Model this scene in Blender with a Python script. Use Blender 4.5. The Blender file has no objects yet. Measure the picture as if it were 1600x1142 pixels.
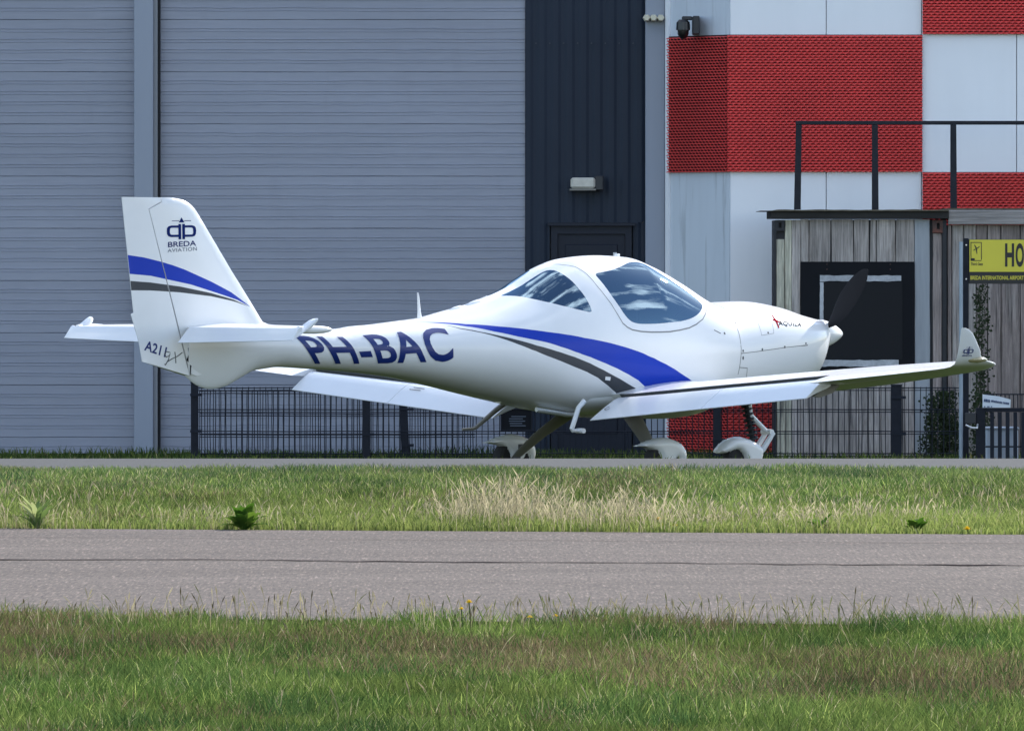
import bpy, bmesh, math, random
import numpy as np
from mathutils import Vector, Matrix, noise
from mathutils.geometry import delaunay_2d_cdt

random.seed(7)
rng = np.random.default_rng(7)
PI = math.pi
scene = bpy.context.scene
COL = scene.collection

# ------------------------------------------------------------------ camera
cam_d = bpy.data.cameras.new('camera')
cam = bpy.data.objects.new('camera', cam_d)
COL.objects.link(cam)
cam.location = (0.0, 0.0, 1.7)
cam.rotation_euler = (PI / 2, 0, 0)
cam_d.sensor_width = 36.0
cam_d.lens = 351.0
cam_d.shift_y = -0.105
cam_d.clip_start = 0.5
cam_d.clip_end = 6000.0
scene.camera = cam

# ------------------------------------------------------------------ daylight
SUN_EL = math.radians(34.0)
SUN_AZ = math.radians(37.0)          # clockwise from +Y: behind the hangar, to the right
world = bpy.data.worlds.new('World')
scene.world = world
world.use_nodes = True
wn, wl = world.node_tree.nodes, world.node_tree.links
wn.clear()
w_out = wn.new('ShaderNodeOutputWorld')
w_bg = wn.new('ShaderNodeBackground')
sky = wn.new('ShaderNodeTexSky')
sky.sky_type = 'NISHITA'
sky.sun_disc = False
sky.sun_elevation = SUN_EL
sky.sun_rotation = SUN_AZ
sky.dust_density = 0.3
sky.ozone_density = 2.0
# broken cloud over the whole sky, as the canopy glass mirrors it
w_tc = wn.new('ShaderNodeTexCoord')
w_map = wn.new('ShaderNodeMapping')
w_map.inputs['Scale'].default_value = (1.0, 1.0, 1.7)
w_nz = wn.new('ShaderNodeTexNoise')
w_nz.inputs['Scale'].default_value = 3.3
w_nz.inputs['Detail'].default_value = 9.0
w_nz.inputs['Roughness'].default_value = 0.58
w_rp = wn.new('ShaderNodeValToRGB')
w_rp.color_ramp.elements[0].position = 0.525
w_rp.color_ramp.elements[0].color = (0, 0, 0, 1)
w_rp.color_ramp.elements[1].position = 0.63
w_rp.color_ramp.elements[1].color = (0.85, 0.85, 0.85, 1)
w_mx = wn.new('ShaderNodeMixRGB')
w_mx.inputs[2].default_value = (14.5, 15.0, 15.8, 1)
wl.new(w_tc.outputs['Generated'], w_map.inputs[0])
wl.new(w_map.outputs[0], w_nz.inputs['Vector'])
wl.new(w_nz.outputs['Fac'], w_rp.inputs[0])
wl.new(w_rp.outputs[0], w_mx.inputs[0])
wl.new(sky.outputs[0], w_mx.inputs[1])
wl.new(w_mx.outputs[0], w_bg.inputs[0])
w_bg.inputs[1].default_value = 0.15
wl.new(w_bg.outputs[0], w_out.inputs[0])

sun_d = bpy.data.lights.new('sun', 'SUN')
sun_d.energy = 3.9
sun_d.angle = math.radians(0.6)
sun_d.color = (1.0, 0.955, 0.88)
sun = bpy.data.objects.new('sun', sun_d)
COL.objects.link(sun)
sdir = Vector((math.sin(SUN_AZ) * math.cos(SUN_EL), math.cos(SUN_AZ) * math.cos(SUN_EL), math.sin(SUN_EL)))
sun.rotation_euler = (-sdir).to_track_quat('-Z', 'Y').to_euler()
sun.location = (20, 60, 40)

vs = scene.view_settings
vs.view_transform = 'Standard'
vs.look = 'None'
vs.exposure = 0.8
vs.gamma = 1.0
vs.use_curve_mapping = False

# ------------------------------------------------------------------ helpers
def link(o, parent=None, label=None, cat=None, group=None, kind=None):
    COL.objects.link(o)
    if parent is not None:
        o.parent = parent
    if label: o['label'] = label
    if cat: o['category'] = cat
    if group: o['group'] = group
    if kind: o['kind'] = kind
    return o

def thing(name, label, cat, loc=(0, 0, 0), rz=0.0, group=None):
    o = bpy.data.objects.new(name, None)
    o.empty_display_size = 0.2
    o.location = loc
    o.rotation_euler = (0, 0, rz)
    return link(o, None, label, cat, group)

class MB:
    """collects polygons; build() links them as one mesh object"""
    def __init__(s):
        s.v, s.f, s.m = [], [], []
    def add(s, vs_, fs, mi=0):
        b = len(s.v)
        s.v += [tuple(p) for p in vs_]
        for f in fs:
            s.f.append(tuple(b + i for i in f)); s.m.append(mi)
    def box(s, x0, x1, y0, y1, z0, z1, mi=0, bev=0.0):
        if bev <= 0:
            v = [(x, y, z) for z in (z0, z1) for y in (y0, y1) for x in (x0, x1)]
            s.add(v, [(0, 2, 3, 1), (4, 5, 7, 6), (0, 1, 5, 4), (2, 6, 7, 3), (0, 4, 6, 2), (1, 3, 7, 5)], mi)
        else:
            bm = bmesh.new()
            bmesh.ops.create_cube(bm, size=1)
            for q in bm.verts:
                q.co = Vector(((x0 + x1) / 2 + q.co.x * (x1 - x0), (y0 + y1) / 2 + q.co.y * (y1 - y0), (z0 + z1) / 2 + q.co.z * (z1 - z0)))
            bmesh.ops.bevel(bm, geom=list(bm.edges), offset=bev, segments=1, affect='EDGES', profile=0.5)
            bm.verts.index_update()
            s.add([q.co[:] for q in bm.verts], [[q.index for q in f.verts] for f in bm.faces], mi)
            bm.free()
    def tube(s, pts, r, n=8, mi=0, cap=True):
        pts = [Vector(p) for p in pts]
        rr = r if isinstance(r, (list, tuple)) else [r] * len(pts)
        V, Fc = [], []
        ref = Vector((0, 0, 1))
        d0 = (pts[-1] - pts[0]).normalized()
        if abs(d0.dot(ref)) > 0.9: ref = Vector((0, 1, 0))
        for i, p in enumerate(pts):
            d = (pts[min(i + 1, len(pts) - 1)] - pts[max(i - 1, 0)]).normalized()
            a = d.cross(ref).normalized(); b = d.cross(a).normalized()
            for k in range(n):
                t = 2 * PI * k / n
                V.append(p + (a * math.cos(t) + b * math.sin(t)) * rr[i])
        for i in range(len(pts) - 1):
            for k in range(n):
                Fc.append((i * n + k, i * n + (k + 1) % n, (i + 1) * n + (k + 1) % n, (i + 1) * n + k))
        if cap:
            Fc.append(tuple(range(n - 1, -1, -1)))
            Fc.append(tuple((len(pts) - 1) * n + k for k in range(n)))
        s.add(V, Fc, mi)
    def loft(s, rings, closed=True, cap=True, mi=0):
        n = len(rings[0]); V = [p for r in rings for p in r]; Fc = []
        for i in range(len(rings) - 1):
            for k in range(n if closed else n - 1):
                Fc.append((i * n + k, i * n + (k + 1) % n, (i + 1) * n + (k + 1) % n, (i + 1) * n + k))
        if cap:
            Fc.append(tuple(range(n - 1, -1, -1)))
            Fc.append(tuple((len(rings) - 1) * n + k for k in range(n)))
        s.add(V, Fc, mi)
    def prism(s, poly, y0, y1, mi=0):
        """poly in (x, z), extruded along y"""
        n = len(poly)
        V = [(x, y0, z) for x, z in poly] + [(x, y1, z) for x, z in poly]
        Fc = [tuple(range(n)), tuple(range(2 * n - 1, n - 1, -1))]
        for k in range(n):
            Fc.append((k, (k + 1) % n, n + (k + 1) % n, n + k))
        s.add(V, Fc, mi)
    def mesh(s, name, mats, smooth=None, fixn=True, bev=0.0):
        me = bpy.data.meshes.new(name)
        me.from_pydata(s.v, [], s.f)
        for m in (mats if isinstance(mats, (list, tuple)) else [mats]):
            me.materials.append(m)
        me.polygons.foreach_set('material_index', s.m)
        if fixn:
            bm = bmesh.new(); bm.from_mesh(me)
            bmesh.ops.recalc_face_normals(bm, faces=bm.faces)
            if bev > 0:
                bmesh.ops.bevel(bm, geom=[e for e in bm.edges if len(e.link_faces) == 2 and e.calc_face_angle(0) > 0.6], offset=bev, segments=2, affect='EDGES', profile=0.5)
            bm.to_mesh(me); bm.free()
        if smooth is not None:
            me.shade_smooth() if hasattr(me, 'shade_smooth') else None
            me.polygons.foreach_set('use_smooth', [True] * len(me.polygons))
            me.set_sharp_from_angle(angle=math.radians(smooth))
        me.update()
        return me
    def build(s, name, mats, parent=None, label=None, cat=None, group=None, kind=None, loc=None, **kw):
        o = bpy.data.objects.new(name, s.mesh(name, mats, **kw))
        if loc is not None: o.location = loc
        return link(o, parent, label, cat, group, kind)

def copy_tree(o, parent=None):
    c = o.copy(); COL.objects.link(c)
    c.parent = parent
    for ch in o.children:
        copy_tree(ch, c)
    return c

# ------------------------------------------------------------------ materials
def mat(name, col, rough=0.6, metal=0.0, coat=0.0, spec=0.5, bump=None, var=None, rand=0.0, streak=None):
    """principled; var=(scale, amount, stretch xyz) mottles the colour, bump=(scale, strength, stretch), rand varies per object"""
    m = bpy.data.materials.new(name); m.use_nodes = True
    n, l = m.node_tree.nodes, m.node_tree.links
    b = n['Principled BSDF']
    b.inputs['Base Color'].default_value = (*col, 1)
    b.inputs['Roughness'].default_value = rough
    b.inputs['Metallic'].default_value = metal
    b.inputs['Specular IOR Level'].default_value = spec
    if coat:
        b.inputs['Coat Weight'].default_value = coat
        b.inputs['Coat Roughness'].default_value = 0.06
    src = None
    tc = n.new('ShaderNodeTexCoord')
    def noise_node(scale, stretch, detail=5.0, rgh=0.6, rnd=False):
        mp = n.new('ShaderNodeMapping'); mp.inputs['Scale'].default_value = stretch
        l.new(tc.outputs['Object'], mp.inputs[0])
        if rnd:
            oi = n.new('ShaderNodeObjectInfo'); cx = n.new('ShaderNodeCombineXYZ')
            mm = n.new('ShaderNodeMath'); mm.operation = 'MULTIPLY'; mm.inputs[1].default_value = 37.0
            l.new(oi.outputs['Random'], mm.inputs[0])
            for i in range(3): l.new(mm.outputs[0], cx.inputs[i])
            l.new(cx.outputs[0], mp.inputs['Location'])
        nz = n.new('ShaderNodeTexNoise'); nz.inputs['Scale'].default_value = scale
        nz.inputs['Detail'].default_value = detail; nz.inputs['Roughness'].default_value = rgh
        l.new(mp.outputs[0], nz.inputs['Vector'])
        return nz
    rgb = n.new('ShaderNodeRGB'); rgb.outputs[0].default_value = (*col, 1); src = rgb.outputs[0]
    def modulate(src, fac_out, lo, hi):
        mr = n.new('ShaderNodeMapRange'); mr.inputs['From Min'].default_value = 0.3; mr.inputs['From Max'].default_value = 0.7
        mr.inputs['To Min'].default_value = lo; mr.inputs['To Max'].default_value = hi
        l.new(fac_out, mr.inputs['Value'])
        hs = n.new('ShaderNodeHueSaturation'); l.new(src, hs.inputs['Color']); l.new(mr.outputs[0], hs.inputs['Value'])
        return hs.outputs[0]
    for v in ([var] if var and not isinstance(var, list) else (var or [])):
        nz = noise_node(v[0], v[2] if len(v) > 2 else (1, 1, 1), rnd=rand > 0)
        src = modulate(src, nz.outputs['Fac'], 1 - v[1], 1 + v[1])
    if streak:                       # coloured stains: (colour, scale, stretch, threshold, amount)
        for (c2, sc, st, th, am) in streak:
            nz = noise_node(sc, st, 6.0, 0.65, rnd=rand > 0)
            mr = n.new('ShaderNodeMapRange'); mr.inputs['From Min'].default_value = th; mr.inputs['From Max'].default_value = th + 0.14
            mr.inputs['To Min'].default_value = 0; mr.inputs['To Max'].default_value = am
            l.new(nz.outputs['Fac'], mr.inputs['Value'])
            mx = n.new('ShaderNodeMixRGB'); mx.inputs[2].default_value = (*c2, 1)
            l.new(mr.outputs[0], mx.inputs[0]); l.new(src, mx.inputs[1]); src = mx.outputs[0]
    if rand > 0:
        oi = n.new('ShaderNodeObjectInfo')
        mr = n.new('ShaderNodeMapRange'); mr.inputs['To Min'].default_value = 1 - rand; mr.inputs['To Max'].default_value = 1 + rand
        l.new(oi.outputs['Random'], mr.inputs['Value'])
        hs = n.new('ShaderNodeHueSaturation'); l.new(src, hs.inputs['Color']); l.new(mr.outputs[0], hs.inputs['Value']); src = hs.outputs[0]
    l.new(src, b.inputs['Base Color'])
    if bump:
        nz = noise_node(bump[0], bump[2] if len(bump) > 2 else (1, 1, 1), 6.0, 0.65, rnd=rand > 0)
        bp = n.new('ShaderNodeBump'); bp.inputs['Strength'].default_value = bump[1]; bp.inputs['Distance'].default_value = 0.01
        l.new(nz.outputs['Fac'], bp.inputs['Height']); l.new(bp.outputs[0], b.inputs['Normal'])
    return m

def paint(name, col, rough=0.28, coat=0.3, spec=0.45):
    return mat(name, col, rough=rough, coat=coat, spec=spec, var=(2.3, 0.025), bump=(3.0, 0.015))

M = {}
M['white'] = paint('aircraft_white', (0.78, 0.78, 0.785))
M['white_cool'] = paint('bluish_white', (0.72, 0.735, 0.76), 0.33)  # bluish cast on flaps and elevators stands in for sky-lit shade
M['blue'] = paint('livery_blue', (0.001, 0.034, 0.40), 0.4, 0.08, 0.25)
M['dgrey'] = paint('livery_grey', (0.045, 0.05, 0.058), 0.4, 0.1, 0.3)
M['navy'] = mat('registration_navy', (0.008, 0.024, 0.15), rough=0.35, coat=0.22, spec=0.35)
M['navy_flat'] = mat('emblem_navy', (0.006, 0.018, 0.12), rough=0.8, spec=0.1)
M['lgrey'] = mat('logo_grey', (0.16, 0.175, 0.21), rough=0.5, spec=0.2)
M['cowl_print'] = mat('cowl_print', (0.03, 0.03, 0.035), rough=1.0, spec=0.0)
M['red'] = mat('emblem_red', (0.34, 0.012, 0.025), rough=1.0, spec=0.0)
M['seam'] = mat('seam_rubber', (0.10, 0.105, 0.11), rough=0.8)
M['dark_gap'] = mat('gap_dark', (0.018, 0.018, 0.02), rough=0.9)
M['tyre'] = mat('tyre_rubber', (0.016, 0.016, 0.017), rough=0.85, bump=(60, 0.3))
M['leg'] = mat('composite_leg', (0.17, 0.165, 0.145), rough=0.45)
M['prop'] = mat('blade_composite', (0.012, 0.012, 0.014), rough=0.8, spec=0.12)
M['metal'] = mat('bare_metal', (0.5, 0.5, 0.5), rough=0.35, metal=1.0)
M['black_metal'] = mat('black_metal', (0.015, 0.017, 0.022), rough=0.5)
M['cabin'] = mat('cabin_lining', (0.025, 0.026, 0.030), rough=0.9, bump=(40, 0.1))
M['seat'] = mat('seat_cloth', (0.045, 0.05, 0.06), rough=0.95, bump=(80, 0.3))
M['seat_light'] = mat('seat_piping', (0.30, 0.31, 0.33), rough=0.9)
M['tablet'] = mat('tablet_black', (0.006, 0.006, 0.007), rough=0.3)
M['lens'] = mat('lamp_lens', (0.35, 0.30, 0.16), rough=0.1, coat=1.0)

def glass_mat():
    m = bpy.data.materials.new('canopy_acrylic'); m.use_nodes = True
    n, l = m.node_tree.nodes, m.node_tree.links
    n.clear()
    out = n.new('ShaderNodeOutputMaterial'); mix = n.new('ShaderNodeMixShader')
    tr = n.new('ShaderNodeBsdfTransparent'); tr.inputs[0].default_value = (0.26, 0.38, 0.54, 1)
    gl = n.new('ShaderNodeBsdfGlossy'); gl.inputs['Roughness'].default_value = 0.01; gl.inputs['Color'].default_value = (0.60, 0.82, 1.0, 1)
    fr = n.new('ShaderNodeFresnel'); fr.inputs['IOR'].default_value = 2.8
    l.new(fr.outputs[0], mix.inputs[0]); l.new(tr.outputs[0], mix.inputs[1]); l.new(gl.outputs[0], mix.inputs[2])
    l.new(mix.outputs[0], out.inputs[0])
    return m
M['glass'] = glass_mat()

# ------------------------------------------------------------------ ground
Y_STRIP0, Y_STRIP1 = 70.3, 74.0
def ground_z(x, y):
    if y < 62.5: return 0.0
    if y < Y_STRIP0:
        t = (y - 62.5) / (Y_STRIP0 - 62.5); return 0.175 * t * t * (3 - 2 * t)
    if y <= Y_STRIP1: return 0.175 + 0.035 * (y - Y_STRIP0) / (Y_STRIP1 - Y_STRIP0)
    if y < 75.4:
        t = (y - Y_STRIP1) / 1.4; return 0.21 - 0.31 * t * t * (3 - 2 * t)
    return -0.10

def soil_mat():
    m = mat('meadow_soil', (0.024, 0.034, 0.012), rough=1.0, spec=0.0, var=[(0.6, 0.35), (9.0, 0.3)], bump=(30, 0.6),
            streak=[((0.05, 0.04, 0.025), 1.3, (1, 1, 1), 0.56, 0.5)])
    return m
gx = [-900, -200, -60, -20, -10, -5, -2.5, 0, 2.5, 5, 10, 20, 60, 200, 900]
gy = [-900, -100, 0, 20, 30, 40, 47, 55, 62.5, 63.5, 64.5, 65.5, 66.4, 67.5, 68.5, 69.4, 70.3, 71.5, 74.0, 74.3, 74.6, 74.9, 75.2, 75.4, 78, 84, 90, 95, 120, 300, 900, 3000]
mb = MB()
mb.add([(x, y, ground_z(x, y)) for y in gy for x in gx],
       [(j * len(gx) + i, j * len(gx) + i + 1, (j + 1) * len(gx) + i + 1, (j + 1) * len(gx) + i) for j in range(len(gy) - 1) for i in range(len(gx) - 1)])
mb.build('ground', soil_mat(), kind='structure', smooth=60)

def asphalt_mat():
    m = bpy.data.materials.new('worn_asphalt'); m.use_nodes = True
    n, l = m.node_tree.nodes, m.node_tree.links
    b = n['Principled BSDF']; b.inputs['Roughness'].default_value = 0.9; b.inputs['Specular IOR Level'].default_value = 0.25
    tc = n.new('ShaderNodeTexCoord')
    def nz(scale, detail=3, st=(1, 1, 1)):
        mp = n.new('ShaderNodeMapping'); mp.inputs['Scale'].default_value = st
        l.new(tc.outputs['Object'], mp.inputs[0])
        t = n.new('ShaderNodeTexNoise'); t.inputs['Scale'].default_value = scale; t.inputs['Detail'].default_value = detail; t.inputs['Roughness'].default_value = 0.7
        l.new(mp.outputs[0], t.inputs['Vector']); return t.outputs['Fac']
    def ramp(f, p):
        r = n.new('ShaderNodeValToRGB'); l.new(f, r.inputs[0])
        r.color_ramp.elements[0].position, r.color_ramp.elements[0].color = p[0][0], (*p[0][1], 1)
        r.color_ramp.elements[1].position, r.color_ramp.elements[1].color = p[-1][0], (*p[-1][1], 1)
        for q in p[1:-1]:
            e = r.color_ramp.elements.new(q[0]); e.color = (*q[1], 1)
        return r.outputs[0]
    base = ramp(nz(1.0, 8, (0.22, 0.8, 1)), [(0.3, (0.081, 0.062, 0.051)), (0.7, (0.123, 0.096, 0.081))])
    # stone chips stretched away from the camera are seen as small specks at this grazing angle
    chips = ramp(nz(64, 4, (1, 0.06, 1)), [(0.25, (0.35, 0.35, 0.36)), (0.5, (1, 1, 1)), (0.58, (1.05, 1.05, 1.05)), (0.68, (2.3, 2.25, 2.2))])
    mu = n.new('ShaderNodeMixRGB'); mu.blend_type = 'MULTIPLY'; mu.inputs[0].default_value = 1.0
    l.new(base, mu.inputs[1]); l.new(chips, mu.inputs[2])
    l.new(mu.outputs[0], b.inputs['Base Color'])
    bp = n.new('ShaderNodeBump'); bp.inputs['Strength'].default_value = 0.6; bp.inputs['Distance'].default_value = 0.006
    l.new(nz(70, 3), bp.inputs['Height']); l.new(bp.outputs[0], b.inputs['Normal'])
    return m

SL = -0.22                                            # the taxiway runs slightly askew to the hangar front
def far_edge(x): return 61.95 + SL * x
def near_edge(x): return 46.6 + SL * x
mb = MB()
xs_ = [-300, -60, -20, -8, -4, 0, 4, 8, 20, 60, 190]
vv = []
for x in xs_:
    vv += [(x, near_edge(x), 0.004), (x, far_edge(x), 0.004)]
mb.add(vv, [(2 * i, 2 * i + 2, 2 * i + 3, 2 * i + 1) for i in range(len(xs_) - 1)])
mb.build('taxiway', asphalt_mat(), kind='structure')
# open paving joint along the taxiway, filled with dark bitumen
mb = MB(); vv = []; N = 260
for i in range(N + 1):
    x = -14 + 28 * i / N
    y = 55.62 - 0.205 * x + 0.24 * noise.noise(Vector((x * 0.9, 3.1, 0))) + 0.13 * noise.noise(Vector((x * 5, 7, 0)))
    w = 0.045 + 0.07 * noise.noise(Vector((x * 2.2, 0, 1)))
    vv += [(x, y - w, 0.008), (x, y + w, 0.008)]
mb.add(vv, [(2 * i, 2 * i + 2, 2 * i + 3, 2 * i + 1) for i in range(N)])
mb.build('paving_joint', mat('bitumen', (0.048, 0.040, 0.040), rough=1.0, spec=0.0, var=(6, 0.3)), kind='structure')
mb = MB(); vv = []
for i in range(N + 1):
    x = -14 + 28 * i / N
    y = 59.9 - 0.21 * x + 0.05 * noise.noise(Vector((x * 1.5, 1.1, 0)))
    vv += [(x, y - 0.014, 0.008), (x, y + 0.014, 0.008)]
mb.add(vv, [(2 * i, 2 * i + 2, 2 * i + 3, 2 * i + 1) for i in range(N)])
mb.build('paving_joint', mat('fine_joint', (0.075, 0.060, 0.054), rough=1.0, spec=0.0), kind='structure')

mb = MB()
sy = [70.15, 70.3, 72.0, 74.0, 74.06]
sx = [-200, -20, -8, -4, 0, 4, 8, 20, 200]
mb.add([(x, y, ground_z(x, y) + (0.004 if 70.2 < y < 74.03 else -0.03)) for y in sy for x in sx],
       [(j * len(sx) + i, j * len(sx) + i + 1, (j + 1) * len(sx) + i + 1, (j + 1) * len(sx) + i) for j in range(len(sy) - 1) for i in range(len(sx) - 1)])
mb.build('apron', mat('apron_concrete', (0.025, 0.0255, 0.0265), rough=0.9, var=[(0.7, 0.08, (0.4, 1, 1)), (40, 0.08, (1, 0.1, 1))], bump=(50, 0.2)), kind='structure')

# ------------------------------------------------------------------ hangar
HY = 92.0; HS = 15600.0 / HY
def hx(u): return (u - 800) / HS
def hz(v): return 1.7 - (v - 403) / HS
HTOP = 4.8; HBOT = -0.12
M['door'] = mat('door_paint', (0.275, 0.29, 0.35), rough=0.55, rand=0.03, streak=[((0.20, 0.21, 0.25), 1.6, (1.5, 1, 0.25), 0.60, 0.22)], var=[(0.5, 0.06, (1, 1, 3)), (14, 0.05, (0.3, 1, 4))], bump=(60, 0.06, (0.3, 1, 1)))
M['pilaster'] = mat('pilaster_paint', (0.275, 0.305, 0.37), rough=0.55, var=(1.2, 0.05, (1, 1, 0.4)))
M['bay'] = mat('navy_cladding', (0.013, 0.021, 0.038), rough=0.6, spec=0.3, var=(2.0, 0.12, (1, 1, 0.3)))
M['seal'] = mat('rubber_seal', (0.008, 0.009, 0.012), rough=0.8)
M['strip'] = mat('grey_trim', (0.22, 0.23, 0.25), rough=0.6)
M['roofing'] = mat('roof_sheet', (0.12, 0.13, 0.14), rough=0.6)

hangar = thing('hangar', 'long grey blue hangar with ribbed section doors and a navy clad bay', 'hangar', (0, HY, HBOT))
def H(x, y, z): return (x, y - HY, z - HBOT)          # to the hangar's own coordinates
class HB(MB):
    pass
def hbuild(mbx, name, mats, parent, base=(0, HY, HBOT), **kw):
    mbx.v = [(p[0] - base[0], p[1] - base[1], p[2] - base[2]) for p in mbx.v]
    return mbx.build(name, mats, parent, **kw)

mb = MB(); mb.box(-14, 1.20, HY + 0.35, HY + 16, HBOT, HTOP - 0.2)
hbuild(mb, 'wall', M['roofing'], hangar)
mb = MB(); mb.box(-14.2, 1.36, HY + 0.05, HY + 16.2, HTOP - 0.2, HTOP)
hbuild(mb, 'roof', M['roofing'], hangar)

# ribbed sectional doors: one pressed panel per section, five ribs to each
SEC = 81.5 / HS
def section_mesh(x0, x1, seed, y=HY + 0.06):
    rib = SEC / 5
    prof = [(0.0, 0.010), (0.003, 0.0)]               # (height, depth behind the face)
    for k in range(1, 5):
        c = k * rib
        prof += [(c - 0.0195, 0.0), (c - 0.0155, -0.0045), (c - 0.0105, 0.0012), (c + 0.0085, 0.0), (c + 0.0135, -0.0050), (c + 0.0185, 0.0010)]
    prof += [(SEC - 0.004, 0.0), (SEC - 0.001, 0.010)]
    nx = max(2, int((x1 - x0) / 0.055))
    V, Fc = [], []
    for i in range(nx + 1):
        x = x0 + (x1 - x0) * i / nx
        for j, (h, d) in enumerate(prof):
            k = round(h / rib)
            wob = 0.0058 * noise.noise(Vector((x * 1.9, k * 3.7 + seed * 11.3, seed))) + 0.0028 * noise.noise(Vector((x * 6.5, k * 5.1, seed + 9)))
            if j < 2 or j >= len(prof) - 2: wob *= 0.0 if j in (0, len(prof) - 1) else 0.6
            V.append((x, y + d - HY, h + wob))
    n = len(prof)
    for i in range(nx):
        for j in range(n - 1):
            Fc.append((i * n + j, (i + 1) * n + j, (i + 1) * n + j + 1, i * n + j + 1))
    q = MB(); q.add(V, Fc)
    q.box(x0, x1, y + 0.0105 - HY, y + 0.05 - HY, 0.0, SEC - 0.001)
    return q
def hangar_door(x0, x1, label):
    d = bpy.data.objects.new('hangar_door', None); link(d, hangar, label)
    z0 = hz(31) - SEC * 9
    for k in range(12):
        z = z0 + k * SEC
        if z > HTOP - 0.5: break
        q = section_mesh(x0, x1, k + (0 if x0 < -5 else 40))
        q.build('door_section', M['door'], d, fixn=False, smooth=20, loc=(0, 0, z - HBOT))
    b = MB(); b.box(x0, x1, HY + 0.12, HY + 0.3, HBOT, z0)
    hbuild(b, 'bottom_seal', M['seal'], d)
hangar_door(-9.5, hx(211), 'left ribbed hangar door')
hangar_door(hx(250.5), hx(820.5), 'wide ribbed hangar door behind the aircraft')
mb = MB(); mb.box(hx(210), hx(240), HY - 0.10, HY + 0.34, HBOT, HTOP - 0.21, bev=0.006)
hbuild(mb, 'pilaster', M['pilaster'], hangar)
mb = MB(); mb.box(hx(240.3), hx(246.5), HY - 0.06, HY + 0.34, HBOT, HTOP - 0.21)
hbuild(mb, 'door_jamb', M['strip'], hangar)
mb = MB(); mb.box(hx(246.7), hx(250.4), HY - 0.02, HY + 0.34, HBOT, HTOP - 0.21)
hbuild(mb, 'door_seal', M['seal'], hangar)

# navy corrugated bay
def corrugated(x0, x1, z0, z1, pitch, depth, y):
    q = MB(); V = []; x = x0
    pr = [(0.0, 0), (0.36, 0), (0.58, depth), (0.78, depth), (1.0, 0)]
    pts = []
    k = 0
    while x0 + k * pitch < x1:
        for f, d in pr[:-1]:
            xx = x0 + (k + f) * pitch
            if xx < x1: pts.append((xx, d))
        k += 1
    pts.append((x1, 0))
    V = [(px, y + d, z) for z in (z0, z1) for px, d in pts]
    n = len(pts)
    q.add(V, [(i, i + 1, n + i + 1, n + i) for i in range(n - 1)])
    return q
DX0, DX1, DZ = hx(861), hx(987), hz(353)
q = corrugated(hx(821), hx(1008), DZ + 0.03, HTOP - 0.21, 0.128, 0.011, HY + 0.03)
hbuild(q, 'corrugated_cladding', M['bay'], hangar, fixn=False)
q = corrugated(hx(821), DX0 - 0.012, HBOT, DZ + 0.03, 0.128, 0.011, HY + 0.03)
hbuild(q, 'corrugated_cladding', M['bay'], hangar, fixn=False)
q = corrugated(DX1 + 0.012, hx(1008), HBOT, DZ + 0.03, 0.128, 0.011, HY + 0.03)
hbuild(q, 'corrugated_cladding', M['bay'], hangar, fixn=False)
mb = MB()
for r_ in range(2):
    for k in range(9):
        cx = hx(834) + k * 0.128 + 0.02
        if cx < hx(1005):
            mb.tube([(cx, HY + 0.029, hz(68 + 880 * r_)), (cx, HY + 0.018, hz(68 + 880 * r_))], 0.008, 6)
hbuild(mb, 'cladding_screws', mat('screw_cap', (0.03, 0.036, 0.05)), hangar, kind='stuff')
dr = bpy.data.objects.new('personnel_door', None); link(dr, hangar)
M['bay_door'] = mat('navy_door', (0.009, 0.013, 0.025), rough=0.55, spec=0.3)
mb = MB(); mb.box(DX0 - 0.03, DX1 + 0.03, HY - 0.05, HY + 0.06, DZ, DZ + 0.028)
hbuild(mb, 'drip_lintel', M['bay_door'], dr)
mb = MB()
mb.box(DX0, DX0 + 0.06, HY - 0.005, HY + 0.2, HBOT, DZ - 0.002); mb.box(DX1 - 0.06, DX1, HY - 0.005, HY + 0.2, HBOT, DZ - 0.002)
mb.box(DX0 + 0.06, DX1 - 0.06, HY - 0.005, HY + 0.2, DZ - 0.075, DZ - 0.002)
hbuild(mb, 'frame', M['bay_door'], dr)
mb = MB(); mb.box(DX0 + 0.063, DX1 - 0.063, HY + 0.02, HY + 0.08, HBOT + 0.02, DZ - 0.079)
mb.box(DX0 + 0.13, DX1 - 0.13, HY + 0.008, HY + 0.02, HBOT + 0.2, DZ - 0.17, bev=0.006)
leaf = hbuild(mb, 'leaf', M['bay_door'], dr)
mb = MB(); mb.box(hx(958), hx(964), HY + 0.0, HY + 0.019, hz(402), hz(394.5))
hbuild(mb, 'tag', mat('white_tag', (0.7, 0.7, 0.7)), dr)
mb = MB(); mb.box(hx(1008.3), hx(1039), HY - 0.07, HY + 0.34, HBOT, HTOP - 0.21, bev=0.006)
hbuild(mb, 'pilaster', M['pilaster'], hangar)

# wall lamp over the door
lamp = thing('wall_lamp', 'cream bulkhead wall lamp with a black housing on the navy cladding above the door', 'lamp', (hx(912), HY + 0.03, hz(297)))
LZ = hz(297)
mb = MB(); mb.box(hx(929), hx(943), HY - 0.10, HY + 0.03, hz(298), hz(275), bev=0.01)
mb.v = [(x - hx(912), y - HY - 0.03, z - LZ) for x, y, z in mb.v]; mb.build('housing', M['black_metal'], lamp)
mb = MB(); mb.box(hx(891.5), hx(930), HY - 0.125, HY + 0.028, hz(295), hz(278), bev=0.018)
mb.v = [(x - hx(912), y - HY - 0.03, z - LZ) for x, y, z in mb.v]
mb.build('diffuser', mat('lamp_cream', (0.52, 0.50, 0.44), rough=0.35, var=(18, 0.12)), lamp)
mb = MB(); mb.box(hx(890), hx(931), HY - 0.13, HY + 0.029, hz(298), hz(295.3))
mb.v = [(x - hx(912), y - HY - 0.03, z - LZ) for x, y, z in mb.v]; mb.build('rim', mat('lamp_rim', (0.20, 0.19, 0.17)), lamp)

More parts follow.
